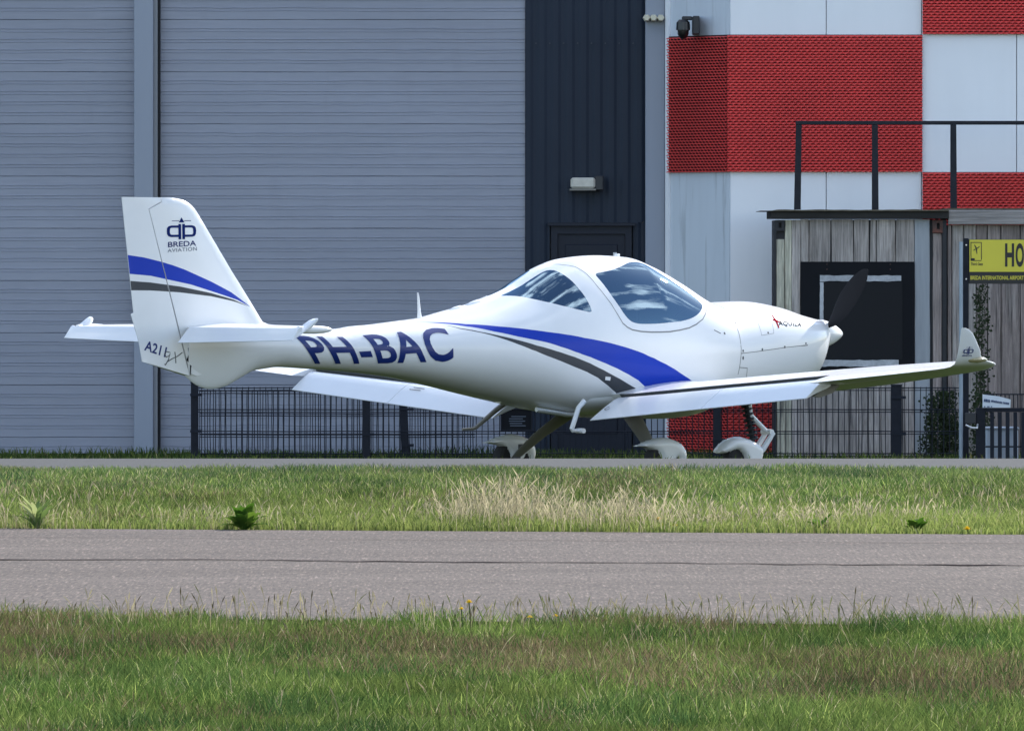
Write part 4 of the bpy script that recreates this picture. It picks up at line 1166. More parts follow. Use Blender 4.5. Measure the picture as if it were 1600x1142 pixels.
for sg in (1, -1):
    mb = MB()
    Ys = [.28, .42, .56, .65, .75, 1.0, 1.5, 2.0, 2.6, FY1]
    closed_loft(mb, [ring(wsec(y), sg, 0, HU, HL, 20) for y in Ys])
    closed_loft(mb, [ring(wsec(y), sg, 0, 1.0, 1.0, 20) for y in (FY1 + .002, AY0 - .004)])
    closed_loft(mb, [ring(wsec(y), sg, 0, HU, HL, 20) for y in (AY0 - .002, 3.7, 4.0, 4.3, 4.6, AY1)])
    closed_loft(mb, [ring(wsec(y), sg, 0, 1.0, 1.0, 20) for y in (AY1 + .002, 4.85)] + [ring(t, sg, 0, 1.0, 1.0, 20) for t in TIP])
    wing = mb.build('wing', M['white'], plane, smooth=38)
    # dark strip over the white rear wall, standing in for the flap gap's shade
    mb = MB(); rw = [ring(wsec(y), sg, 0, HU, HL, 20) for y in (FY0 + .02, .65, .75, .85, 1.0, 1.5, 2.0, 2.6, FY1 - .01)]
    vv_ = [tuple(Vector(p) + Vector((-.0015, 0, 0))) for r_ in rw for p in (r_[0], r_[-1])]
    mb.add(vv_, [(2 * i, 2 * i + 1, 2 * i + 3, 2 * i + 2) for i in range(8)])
    mb.build('flap_gap_shade', M['seam'], wing, fixn=False)
    # aileron, level with the wing
    mb = MB(); closed_loft(mb, [ring(wsec(y), sg, HU + .006, 1.0, 1.0, 6) for y in (AY0 + .006, 3.8, 4.3, AY1 - .006)])
    mb.build('aileron', M['white'], plane, smooth=38)
    # flap, lowered; its nose tucks under the wing skin
    def flap_ring(y):
        le, te, t, up = wsec(y)
        c = le[0] - te[0]
        hxx = te[0] + (1 - HU) * c - 0.004
        hzz = le[2] + (te[2] - le[2]) * HU + c * af(HU, t)[0] - 0.019
        tz_ = .4155 + .0772 * (y - .6)
        tex = 3.985
        ch = math.hypot(hxx - tex, hzz - tz_)
        ux_, uz_ = (tex - hxx) / ch, (tz_ - hzz) / ch
        nx_, nz_ = -uz_, ux_
        if nz_ < 0: nx_, nz_ = -nx_, -nz_
        P = []
        prof = [(1, .003), (.75, .012), (.5, .021), (.25, .026), (.1, .020), (.03, .008), (0, -.012), (.02, -.04), (.08, -.052), (.25, -.045), (.5, -.028), (.75, -.014), (1, -.003)]
        for s, h in prof:
            P.append(A(hxx + ux_ * s * ch + nx_ * (h - .012), sg * y, hzz + uz_ * s * ch + nz_ * (h - .012)))
        return P
    fl_ = bpy.data.objects.new('flap', None)
    mb = MB(); closed_loft(mb, [flap_ring(y) for y in (.62, 1.2, 1.9, 1.985)])
    fl_ = mb.build('flap', M['white_cool'], plane, smooth=40)
    mb = MB(); closed_loft(mb, [flap_ring(y) for y in (1.991, 2.6, FY1 - .01)])
    mb.build('outer_panel', M['white_cool'], fl_, smooth=40)
    mb = MB()
    for y, w in ((1.988, .012), (FY1 - .06, .016)):
        h = flap_ring(y); zz = Vector(h[9])
        mb.loft([[tuple(zz + Vector((dx, w * b, dz))) for dx, dz in ((.20, .055), (.02, .012), (-.10, -.055), (-.03, -.065), (.10, -.03))] for b in (-1, 1)])
    mb.build('hinge_bracket', M['leg'], fl_)
    # small black mark near the flap's inner corner
    if sg == 1:
        V, Q = stroke2d([(.5 + .42 * math.cos(a * PI / 6), .5 + .3 * math.sin(a * PI / 6)) for a in range(0, 10)], .1)
        p0, p1, p2 = [Vector(flap_ring(y)[i]) for y, i in ((.66, 2), (.74, 2), (.66, 1))]
        mb = MB(); mb.add([tuple(p0 + (p1 - p0) * a * .9 + (p2 - p0) * b * .8 + Vector((-.004, 0, .006))) for a, b in V], Q)
        mb.build('mark', M['dark_gap'], fl_, fixn=False)
    else:
        mb = MB()
        for a in (0.2, 0.55):
            p0, p1 = Vector(flap_ring(1.72 + a * .06)[3]), Vector(flap_ring(1.86 + a * .06)[3])
            d = Vector(flap_ring(1.72)[2]) - Vector(flap_ring(1.72)[3])
            mb.add([tuple(p + d * (a + k) + Vector((-.003, 0, .006))) for p, k in ((p0, 0), (p1, 0), (p1, .09), (p0, .09))], [(0, 1, 2, 3)])
        mb.build('placard', M['dark_gap'], fl_, fixn=False)
    # lamp fairing at the foot of the winglet
    mb = MB()
    mb.loft([[A(X, sg * (5.135 + .028 * math.cos(a * PI / 4) * r - (.0 if X > 4.05 else .01)), .925 + .022 * math.sin(a * PI / 4) * r) for a in range(8)] for X, r in ((4.20, .1), (4.17, .8), (4.10, 1.1), (4.03, .9), (3.99, .2))])
    mb.build('position_lamp', M['lens'], wing, smooth=50)
    # winglet logo
    def on_winglet(pts, tris, name, m, x0=3.915, z0=.968, w=.098, h=.062, sg=sg, wing=wing):
        V = []
        for a, b in pts:
            X = x0 + w * a; z = z0 + h * b
            V.append(A(X, sg * (5.175 + (z - 1.0) * .40 + .0135), z))
        q = MB(); q.add(V, tris); q.build(name, m, wing, fixn=False)
    LOGO_ON = on_winglet
    if 'LOGO' not in globals():
        LOGO = None
    WL = globals().setdefault('WL_LIST', []); WL.append((sg, on_winglet, wing))

# the operator's emblem: two mirrored loops each side of a split mast, under a rotor bar with a cap
def emblem_shapes():
    V, Fq = [], []
    def put(vf):
        b = len(V); V.extend(vf[0]); Fq.extend([tuple(b + i for i in f) for f in vf[1]])
    for s in (-1, 1):
        m_ = lambda x: .5 + s * x
        put(([(m_(.02), 0), (m_(.115), 0), (m_(.115), .70), (m_(.02), .70)], [(0, 1, 2, 3)]))
        loop = [(.115, .585), (.36, .585), (.42, .56), (.455, .50), (.462, .38), (.455, .26), (.42, .185), (.36, .16), (.115, .16)]
        put(stroke2d([(m_(a), b) for a, b in loop], .105))
        put(([(m_(.09), .835), (m_(.34), .835), (m_(.34), .862), (m_(.09), .862)], [(0, 1, 2, 3)]))
    put(([(.40, .77), (.60, .77), (.5, 1.0)], [(0, 1, 2)]))
    return V, Fq
EV, EF = emblem_shapes()
for sg_, fn_, wg_ in WL_LIST:
    fn_([(a if sg_ == 1 else 1 - a, b) for a, b in EV], EF, 'winglet_emblem', M['navy'], h=.060)
    Vt, Tt, _ = text2d('BREDA', bold=.02)
    fn_([(a if sg_ == 1 else 1 - a, b) for a, b in Vt], Tt, 'winglet_lettering', M['navy'], z0=.951, h=.012)

# ---- fin and rudder: flat outlines with a real section
def slabfoil(name, outline, thick, polys_, mats, parent, h=0.035):
    """outline (X, Z); thick(X, Z) half thickness; painted regions cut in"""
    P = dens(outline, h)
    x0, x1 = min(p[0] for p in P), max(p[0] for p in P); z0, z1 = min(p[1] for p in P), max(p[1] for p in P)
    g = []
    for i in range(int((x1 - x0) / h) + 1):
        for j in range(int((z1 - z0) / h) + 1):
            q = (x0 + (i + .5 * (j % 2)) * h, z0 + j * h)
            if inside(q, P): g.append(q)
    V = [Vector(p) for p in P + g]; E = [(i, (i + 1) % len(P)) for i in range(len(P))]
    pp = [dens(q, h) for q in polys_]
    for q in pp:
        b = len(V); V += [Vector(p) for p in q]; E += [(b + i, b + (i + 1) % len(q)) for i in range(len(q))]
    r = delaunay_2d_cdt(V, E, [], 0, 1e-5)
    mb = MB(); n = len(r[0]); tri, mi = [], []
    for f in r[2]:
        c = (sum(r[0][i].x for i in f) / 3, sum(r[0][i].y for i in f) / 3)
        if not inside(c, P): continue
        k = 0
        for j, q in enumerate(pp):
            if inside(c, q): k = j + 1
        tri.append(tuple(f)); mi.append(k)
    pos = [(A(v.x, thick(v.x, v.y), v.y), A(v.x, -thick(v.x, v.y), v.y)) for v in r[0]]
    mb.v = [p[0] for p in pos] + [p[1] for p in pos]
    for f, k in zip(tri, mi):
        mb.f.append(f); mb.m.append(k); mb.f.append(tuple(i + n for i in reversed(f))); mb.m.append(k)
    # rim
    from collections import Counter
    ec = Counter()
    for f in tri:
        for a, b in ((f[0], f[1]), (f[1], f[2]), (f[2], f[0])): ec[(min(a, b), max(a, b))] += 1
    for (a, b), c in ec.items():
        if c == 1:
            mb.f.append((a, b, b + n, a + n)); mb.m.append(0)
    return mb.build(name, mats, parent, smooth=50)
def fin_le(z):                                         # leading edge of the fin
    pts = [(.75, 1.40), (1.15, 1.215), (1.198, 1.176), (2.05, .535), (2.11, .475), (2.145, .41), (2.166, .31), (2.175, .2)]
    for i in range(len(pts) - 1):
        if pts[i][0] <= z <= pts[i + 1][0]: return lerp(pts[i][1], pts[i + 1][1], (z - pts[i][0]) / (pts[i + 1][0] - pts[i][0]))
    return pts[-1][1]
def fin_te(z): return lerp(0.0, -.2, (z - .9) / 1.27)
def vthick(X, z):
    le, te = fin_le(min(max(z, .75), 2.17)), fin_te(z) - .01
    s = min(max((le - X) / max(le - te, .05), 0.0), 1.0)
    c = (le - te) * (0.088 if z > 1.2 else 0.085)
    return max(0.003, c * (2.969 * math.sqrt(s) - 1.26 * s - 3.516 * s * s + 2.843 * s ** 3 - 1.0150 * s ** 4) * .5 / 1.0) if s > 0 else 0.003
HNG = [(.166, 2.133), (.048, 2.078), (.12, 1.84), (.434, .783)]
g_ = .0035
finblue = [(-.3, 1.745), (-.154, 1.724), (.007, 1.703), (.154, 1.672), (.27, 1.643), (.38, 1.61), (.637, 1.515), (.835, 1.432), (1.04, 1.315), (.894, 1.372), (.696, 1.425), (.439, 1.493), (.223, 1.532), (.066, 1.561), (-.13, 1.576), (-.3, 1.585)]
fingrey = [(-.3, 1.532), (-.117, 1.521), (.066, 1.509), (.341, 1.477), (.637, 1.425), (.854, 1.375), (1.03, 1.316), (.854, 1.361), (.637, 1.400), (.341, 1.431), (.066, 1.447), (-.106, 1.448), (-.3, 1.448)]
def clip_poly(poly, keep):                             # Sutherland-Hodgman against a line (a, b), keeping its left side
    (ax, ay), (bx_, by_) = keep; out = []
    side = lambda p: (bx_ - ax) * (p[1] - ay) - (by_ - ay) * (p[0] - ax)
    for i in range(len(poly)):
        p, q = poly[i], poly[(i + 1) % len(poly)]; sp, sq = side(p), side(q)
        if sp >= 0: out.append(p)
        if sp * sq < 0:
            t = sp / (sp - sq); out.append((p[0] + (q[0] - p[0]) * t, p[1] + (q[1] - p[1]) * t))
    return out
def fle(z): return fin_le(z)
fin_out = [(.438 + g_, .80), (.5, .78), (1.20, .95), (1.40, 1.13), (1.176, 1.198), (.845, 1.62), (.535, 2.05), (.505, 2.085), (.475, 2.11), (.44, 2.131), (.41, 2.145), (.36, 2.158), (.31, 2.165), (.24, 2.169), (.166 + g_, 2.169),
           (.166 + g_, 2.131), (.048 + g_, 2.076), (.12 + g_, 1.84)]
fb = [p for p in clip_poly(finblue, ((.048 + g_, 2.3), (.048 + g_, 2.3 - 1)))]
hline_f = ((.434 + g_, .783), (.12 + g_, 1.84)); hline_r = ((.12 - g_, 1.84), (.434 - g_, .783))
finp = []
for P in (finblue, fingrey):
    q = clip_poly(P, (hline_f[1], hline_f[0]))
    # keep inside the leading edge
    finp.append(q)
fin = slabfoil('fin', fin_out, vthick, finp, [M['white'], M['blue'], M['dgrey']], plane)
rud_out = [(-.2, 2.171), (.166 - g_, 2.169), (.166 - g_, 2.136), (.048 - g_, 2.082), (.12 - g_, 1.84), (.434 - g_, .783), (-.002, .895), (-.035, 1.05), (-.112, 1.262), (-.086, 1.275)]
rp = [clip_poly(P, (hline_r[1], hline_r[0])) for P in (finblue, fingrey)]
rudder = slabfoil('rudder', rud_out, vthick, rp, [M['white'], M['blue'], M['dgrey']], plane)
# dark filler in the hinge gap so the line reads
mb = MB(); mb.loft([[A(x + dx, s * .012, z) for dx, s in ((-.02, -1), (.02, -1), (.02, 1), (-.02, 1))] for x, z in ((.425, .80), (.12, 1.84), (.06, 2.05))])
mb.build('hinge_gap_filler', M['dark_gap'], rudder)
def on_fin(pts, tris, name, m, parent, quad, both=True):
    (x0, z0), (x1, z1), (x2, z2) = quad                # bl, br, tl
    for s in ((1, -1) if both else (1,)):
        V = []
        for a, b in pts:
            aa = a if s == 1 else 1 - a
            X = x0 + (x1 - x0) * aa + (x2 - x0) * b; z = z0 + (z1 - z0) * aa + (z2 - z0) * b
            V.append(A(X, s * (vthick(X, z) + .0022), z))
        q = MB(); q.add(V, tris); q.build(name, m, parent, fixn=False)
on_fin(EV, EF, 'operator_emblem', M['navy_flat'], fin, ((.218, 1.842), (.494, 1.846), (.218, 2.012)))
Vt, Tt, _ = text2d('BREDA', bold=.012); on_fin(Vt, Tt, 'operator_lettering', M['navy_flat'], fin, ((.226, 1.782), (.494, 1.794), (.226, 1.823)))
Vt, Tt, _ = text2d('AVIATION', space=1.1); on_fin(Vt, Tt, 'operator_lettering', M['lgrey'], fin, ((.222, 1.741), (.500, 1.757), (.222, 1.770)))
Vt, Tt, _ = text2d('A211', bold=.02); on_fin(Vt, Tt, 'type_lettering', M['navy'], rudder, ((.012, .985), (.205, .928), (.030, 1.062)))
mb_pts, mb_t = [], []
def script(pts, w):
    V, Fq = stroke2d(pts, w); b = len(mb_pts); mb_pts.extend(V); mb_t.extend([tuple(b + i for i in f) for f in Fq])
script([(.30, .93), (.12, .98), (.02, .80), (.12, .62), (.30, .72), (.33, .92), (.24, .45), (.08, .12), (.02, .16)], .055)
script([(.16, .30), (.45, .52), (.72, .66), (1.0, .92)], .055); script([(.58, .95), (.62, .62), (.64, .22)], .05)
on_fin(mb_pts, mb_t, 'script_lettering', M['seam'], rudder, ((.195, .855), (.365, .855), (.195, .975)))
# torn dark seal at the foot of the rudder
mb_pts, mb_t = [], []
script([(.42, 1.0), (.44, .95), (.425, .91), (.45, .88), (.44, .85), (.44, .79)], [.012, .03, .045, .03, .012, .008])
on_fin(mb_pts, mb_t, 'rudder_seal', M['dark_gap'], fin, ((0, 0), (1, 0), (0, 1)))

# ---- tailplane
for sg in (1, -1):
    secs = [((.98, .05, 1.150), (.385, .05, 1.157), .125, (0, 0, 1), 0), ((.94, .25, 1.150), (.385, .25, 1.157), .125, (0, 0, 1), 0), ((.80, 1.10, 1.150), (.395, 1.10, 1.157), .125, (0, 0, 1), 0),
            ((.74, 1.40, 1.150), (.40, 1.40, 1.157), .125, (0, 0, 1), 0)]
    mb = MB()
    mb.loft([ring(s, sg, 0, .97, .97, 12) for s in secs])
    # rounded end of the fixed part, a pointed pod
    mb.loft([[A(X, sg * (1.425 + r * .035 * math.cos(a * PI / 5)), 1.148 + r * .034 * math.sin(a * PI / 5)) for a in range(10)] for X, r in ((.76, .08), (.73, .5), (.67, .85), (.58, 1.0), (.50, .95), (.43, .8))])
    stab = mb.build('tailplane', M['white'], plane, smooth=45)
    def el(X0, Z0, y, th_, X1, Z1):
        ch = Vector((X1 - X0, Z1 - Z0)); L_ = ch.length; d = ch / L_; nn = Vector((-d.y, d.x)); nn = nn if nn.y > 0 else -nn
        pr = [(1, .002), (.6, .4 * th_), (.25, .8 * th_), (.08, .7 * th_), (0, 0), (.08, -.8 * th_), (.25, -th_), (.6, -.5 * th_), (1, -.002)]
        return [A(X0 + d.x * s * L_ + nn.x * h, sg * y, Z0 + d.y * s * L_ + nn.y * h) for s, h in pr]
    mb = MB()
    mb.loft([el(.388, 1.158, .13, .024, .245, 1.040), el(.395, 1.157, .8, .023, .285, 1.053), el(.40, 1.157, 1.40, .022, .326, 1.066), el(.43, 1.166, 1.47, .02, .332, 1.068)])
    # balance horn at the tip, tipped up ahead of the hinge
    hp = [(.334, 1.067, .006, .002), (.39, 1.104, .030, .007), (.45, 1.145, .042, .014), (.51, 1.186, .044, .020), (.552, 1.214, .040, .020), (.575, 1.229, .030, .013), (.584, 1.235, .012, .004)]
    sq = lambda c: math.copysign(abs(c) ** .6, c)
    mb.loft([[A(X - .55 * t_ * sq(math.sin(a * PI / 7)), sg * (1.475 - w_ + w_ * sq(math.cos(a * PI / 7))), Z - t_ * .5 + .83 * t_ * sq(math.sin(a * PI / 7))) for a in range(14)] for X, Z, w_, t_ in hp])
    mb.build('elevator', M['white_cool'], plane, smooth=45)

# ---- spinner, propeller
mb = MB(); SZ = 1.077
prof = [(6.925, .100), (6.928, .118), (6.96, .117), (7.0, .108), (7.05, .090), (7.10, .068), (7.145, .043), (7.172, .022), (7.185, .002)]
mb.loft([[A(X, r * math.cos(2 * PI * k / 32), SZ + r * math.sin(2 * PI * k / 32)) for k in range(32)] for X, r in prof])
propo = bpy.data.objects.new('propeller', None); link(propo, plane)
mb.build('spinner', M['white'], propo, smooth=45)
mb = MB(); mb.loft([[A(X, r * math.cos(2 * PI * k / 32), SZ + r * math.sin(2 * PI * k / 32)) for k in range(32)] for X, r in ((6.905, .10), (6.905, .112), (6.924, .112), (6.924, .10))])
mb.build('back_plate', M['seam'], propo)
bd = Vector((.56, .523)); bd.normalize()                # blade direction in (Y, Z)
for s in (1, -1):
    mb = MB(); rr = []
    for r, c, t, tw in ((.075, .045, .036, 46), (.12, .095, .032, 36), (.18, .19, .024, 28), (.26, .25, .018, 22), (.36, .27, .014, 17), (.48, .255, .011, 14), (.58, .22, .009, 12), (.66, .17, .007, 11), (.72, .115, .006, 10), (.755, .05, .005, 13), (.768, .012, .003, 13)):
        w = math.radians(tw)
        loop = []
        for k in range(12):
            a = 2 * PI * k / 12
            cc, tt = c * .5 * math.cos(a), t * .5 * math.sin(a)
            ch_in, ax = cc * math.cos(w) - tt * math.sin(w), cc * math.sin(w) + tt * math.cos(w)   # in the disc, along the axis
            Y = s * bd.x * r + (-s * bd.y) * ch_in; Z = s * bd.y * r + (s * bd.x) * ch_in
            loop.append(A(6.975 + ax, Y, SZ + Z))
        rr.append(loop)
    mb.loft(rr); mb.build('blade', M['prop'], propo, smooth=50)

# ---- undercarriage
def shell(outline, y0, half, rr_, h=0.02):
    """puffed fairing from a side outline: thickness grows with distance from the edge"""
    P = dens(chaikin(outline, 1), h)
    x0, x1 = min(p[0] for p in P), max(p[0] for p in P); z0, z1 = min(p[1] for p in P), max(p[1] for p in P)
    g = []
    for i in range(int((x1 - x0) / h) + 1):
        for j in range(int((z1 - z0) / h) + 1):
            q = (x0 + (i + .5 * (j % 2)) * h, z0 + j * h)
            if inside(q, P) and min(math.hypot(q[0] - a, q[1] - b) for a, b in P) > h * .45: g.append(q)
    V = [Vector(p) for p in P + g]
    r = delaunay_2d_cdt(V, [(i, (i + 1) % len(P)) for i in range(len(P))], [], 1, 1e-5)
    mb = MB(); n = len(r[0])
    def th(p):
        d = min(math.hypot(p.x - a, p.y - b) for a, b in P)
        return max(.004, half * math.sqrt(max(0, 1 - (1 - min(d / rr_, 1)) ** 2)))
    mb.v = [A(v.x, y0 + th(v), v.y) for v in r[0]] + [A(v.x, y0 - th(v), v.y) for v in r[0]]
    tri = [f for f in r[2] if len(f) == 3 and inside((sum(r[0][i].x for i in f) / 3, sum(r[0][i].y for i in f) / 3), P)]
    for f in tri:
        mb.f += [tuple(f), tuple(i + n for i in reversed(f))]; mb.m += [0, 0]
    from collections import Counter
    ec = Counter()
    for f in tri:
        for a, b in ((f[0], f[1]), (f[1], f[2]), (f[2], f[0])): ec[(min(a, b), max(a, b))] += 1
    for (a, b), c in ec.items():
        if c == 1: mb.f.append((a, b, b + n, a + n)); mb.m.append(0)
    return mb
PANT = [(4.150, .205), (4.215, .217), (4.30, .245), (4.42, .272), (4.53, .263), (4.61, .235), (4.66, .195), (4.685, .145), (4.68, .08), (4.655, .035), (4.60, .03), (4.60, .07), (4.58, .11), (4.555, .06), (4.54, -.03), (4.42, -.035), (4.415, .07), (4.40, .125), (4.345, .172), (4.26, .193)]
NPANT = [(5.815, .115), (5.862, .180), (5.951, .233), (6.054, .250), (6.177, .222), (6.27, .178), (6.305, .139), (6.29, .06), (6.25, -.03), (6.11, -.035), (6.10, .05), (6.07, .105), (6.02, .138), (5.955, .12), (5.88, .105)]
def wheel(X, y, parent, r=.165, w=.055):
    mb = MB()
    mb.loft([[A(X + rr * math.cos(2 * PI * k / 28), y + yy, GZ + r + rr * math.sin(2 * PI * k / 28)) for k in range(28)] for yy, rr in ((-w * .75, r * .62), (-w, r * .78), (-w * .8, r * .94), (-w * .3, r), (w * .3, r), (w * .8, r * .94), (w, r * .78), (w * .75, r * .62))])
    o = mb.build('tyre', M['tyre'], parent, smooth=40)
    mb = MB(); mb.loft([[A(X + rr * math.cos(2 * PI * k / 20), y + yy, GZ + r + rr * math.sin(2 * PI * k / 20)) for k in range(20)] for yy, rr in ((-w * .5, .02), (-w * .72, r * .6), (w * .72, r * .6), (w * .5, .02))])
    mb.build('rim', M['metal'], parent, smooth=30)
for sg in (1, -1):
    gear = bpy.data.objects.new('main_gear', None); link(gear, plane)
    wheel(4.455, sg * .955, gear)
    shell([(x, z) for x, z in PANT], sg * .955, .075, .05, h=.014).build('wheel_fairing', M['white'], gear, smooth=45)
    mb = MB(); rings = []
    for t, (X, Y, Z, c, th) in enumerate([(4.66, .22, .52, .24, .03), (4.60, .40, .44, .21, .028), (4.52, .66, .27, .155, .022), (4.47, .84, .13, .11, .018), (4.455, .905, .075, .08, .016)]):
        rings.append([A(X + c * .5 * math.cos(2 * PI * k / 12), sg * (Y + th * .5 * .6 * math.sin(2 * PI * k / 12)), Z + th * .8 * math.sin(2 * PI * k / 12)) for k in range(12)])
    mb.loft(rings); mb.build('spring_leg', M['leg'], gear, smooth=50)
    mb = MB(); mb.tube([A(4.455, sg * .87, .072), A(4.455, sg * .92, .072)], .035, 12); mb.box(*sorted((4.47, 4.53)), *sorted((-sg * .875, -sg * .89)), .15 - GZ, .19 - GZ)
    mb.build('brake', M['seam'], gear)
    if sg == 1: continue
ngear = bpy.data.objects.new('nose_gear', None); link(ngear, plane)
wheel(6.07, 0, ngear, .155, .052)
shell(NPANT, 0.0, .075, .05, h=.014).build('wheel_fairing', M['white'], ngear, smooth=45)
mb = MB(); mb.tube([A(6.165, .0, .56), A(6.19, .0, .42), A(6.365, .0, .285)], [.03, .024, .019], 10); mb.build('oleo_strut', M['white_cool'], ngear, smooth=40)
mb = MB()
for y in (-.045, .045):
    mb.tube([A(6.40, y, .275), A(6.36, y, .225), A(6.29, y, .14), A(6.20, y, .075)], [.020, .022, .024, .024], 8)
mb.tube([A(6.375, -.06, .280), A(6.375, .06, .280)], .024, 10)
mb.build('fork', M['white_cool'], ngear, smooth=40)
mb = MB(); pts = []
for k in range(120):
    t = k / 119; a = t * 2 * PI * 7.5
    pts.append(A(6.145 + .075 * t + .038 * math.cos(a), .038 * math.sin(a), .52 - .30 * t))
mb.tube(pts, .0095, 6); mb.build('spring', M['black_metal'], ngear, smooth=60)
mb = MB(); mb.tube([A(6.135, 0, .56), A(6.222, 0, .19)], .020, 10); mb.tube([A(6.12, 0, .62), A(6.15, 0, .50)], .045, 10); mb.build('shock_absorber', M['dark_gap'], ngear, smooth=40)

# ---- boarding steps, aerials, small fairings
for sg in (1, -1):
    mb = MB()
    if sg == 1: mb.tube([A(4.03, .50, .56), A(3.97, .5, .505), A(3.90, .50, .335), A(3.91, .5, .325), A(3.99, .50, .322)], [.022, .021, .019, .016, .012], 8); mb.tube([A(3.985, .46, .322), A(3.985, .55, .322)], .021, 8)
    else: mb.tube([A(4.03, -.44, .56), A(3.93, -.5, .474), A(3.72, -.50, .335), A(3.70, -.5, .328), A(3.60, -.52, .323)], [.024, .022, .017, .013, .010], 8)
    mb.build('boarding_step', M['leg'] if sg == -1 else M['white_cool'], plane, smooth=40)  # port step takes a darker grey, its shade put into the colour
mb = MB(); mb.loft([[A(x + c * math.cos(a * PI / 4), .006 * math.sin(a * PI / 4), z) for a in range(8)] for x, z, c in ((2.75, 1.215, .026), (2.745, 1.27, .017), (2.735, 1.40, .010), (2.73, 1.425, .005))])
mb.build('aerial', M['white'], plane, smooth=40)
for X, L_, hh in ((3.13, .09, .018), (3.31, .10, .022)):
    z = loft(X, 0)[2]; sl = (loft(X + .05, 0)[2] - loft(X - .05, 0)[2]) / .1
    mb = MB(); mb.loft([[A(X + d * L_, hh * 1.6 * r * math.cos(a * PI / 6), z + sl * d * L_ - .01 + (hh + .008) * r * math.sin(a * PI / 6)) for a in range(12)] for d, r in ((-1, .1), (-.8, .65), (-.3, 1), (.3, 1), (.8, .6), (1, .1))])
    mb.build('aerial_fairing', M['white'], plane, smooth=50)
mb = MB(); mb.box(4.77, 4.80, -.02, .02, loft(4.78, 0)[2] - GZ - .01, loft(4.78, 0)[2] - GZ + .022, bev=.004); mb.build('roof_catch', M['white'], plane)
mb = MB(); mb.loft([[A(X, .12 + .05 * r * math.cos(a * PI / 5), .785 + .03 * r * math.sin(a * PI / 5)) for a in range(10)] for X, r in ((6.60, .9), (6.72, 1), (6.765, .7), (6.785, .2))]); mb.build('exhaust_fairing', M['white'], plane, smooth=45)
# belly fairing between the wings
mb = MB()
br = []
for X, w, zb, zt in ((3.55, .08, .54, .60), (3.85, .30, .487, .60), (4.15, .46, .45, .60), (4.6, .52, .437, .60), (5.1, .52, .44, .60), (5.6, .44, .475, .62), (5.95, .2, .53, .62)):
    br.append([A(X, w * math.cos(PI + PI * k / 16), zt + (zt - zb) * math.sin(PI + PI * k / 16)) for k in range(17)])
mb.loft(br, closed=True); mb.build('belly_fairing', M['white'], plane, smooth=50)
mb = MB(); mb.loft([[A(X, .20 + w * math.cos(a * PI / 4), z + .02 * math.sin(a * PI / 4)) for a in range(8)] for X, w, z in ((3.78, .02, .49), (3.86, .06, .478), (4.10, .06, .445), (4.2, .03, .445))]); mb.build('gear_leg_fairing', M['white_cool'], plane, smooth=50)

# ---- cockpit
mb = MB(); mb.box(3.9, 5.6, -.42, .42, .80 - GZ, .83 - GZ); mb.build('cabin_floor', M['cabin'], plane)
mb = MB(); mb.loft([[A(x, w * math.cos(PI * k / 12), z0 + .08 * math.sin(PI * k / 12)) for k in range(13)] for x, z0, w in ((5.02, 1.15, .50), (5.2, 1.15, .47), (5.4, 1.14, .42), (5.52, 1.13, .36))]); mb.build('glareshield', M['cabin'], plane, smooth=40)
mb = MB(); mb.box(5.00, 5.03, -.48, .48, .90 - GZ, 1.20 - GZ); mb.build('instrument_panel', M['tablet'], plane)
for y in (-.24, .24):
    st_ = bpy.data.objects.new('seat', None); link(st_, plane)
    mb = MB(); mb.box(4.15, 4.66, -y - .22, -y + .22, .84 - GZ, .96 - GZ, bev=.03); mb.build('cushion', M['seat'], st_)
    mb = MB(); mb.loft([[A(x + dx, y + w * a, z) for a, dx in ((-1, 0), (1, 0), (1, .07), (-1, .07))] for x, z, w in ((4.12, .95, .22), (4.02, 1.2, .22), (3.95, 1.30, .18), (3.935, 1.345, .13))]); mb.build('backrest', M['seat'], st_, bev=.015)
    mb = MB(); mb.loft([[A(x + .035 * math.sin(PI * a / 6) * r, y + .10 * r * math.cos(PI * a / 6), z) for a in range(12)] for x, z, r in ((3.935, 1.335, .6), (3.93, 1.35, .9), (3.925, 1.39, 1), (3.92, 1.425, .9), (3.917, 1.44, .55))]); mb.build('headrest', M['seat'], st_, smooth=50)
    mb = MB(); mb.tube([A(4.10, y + .10, 1.02), A(4.04, y + .10, 1.22), A(3.965, y + .09, 1.37)], .010, 6); mb.build('harness_strap', M['seat_light'], st_)
mb = MB(); mb.box(4.70, 4.72, -.47, -.33, 1.185 - GZ, 1.31 - GZ, bev=.004); mb.build('tablet', M['tablet'], plane)
mb = MB(); mb.box(4.60, 4.615, -.46, -.34, 1.20 - GZ, 1.31 - GZ); mb.tube([A(4.5, .42, 1.19), A(4.85, .42, 1.185)], .012, 6); mb.build('checklist', M['seat_light'], plane)

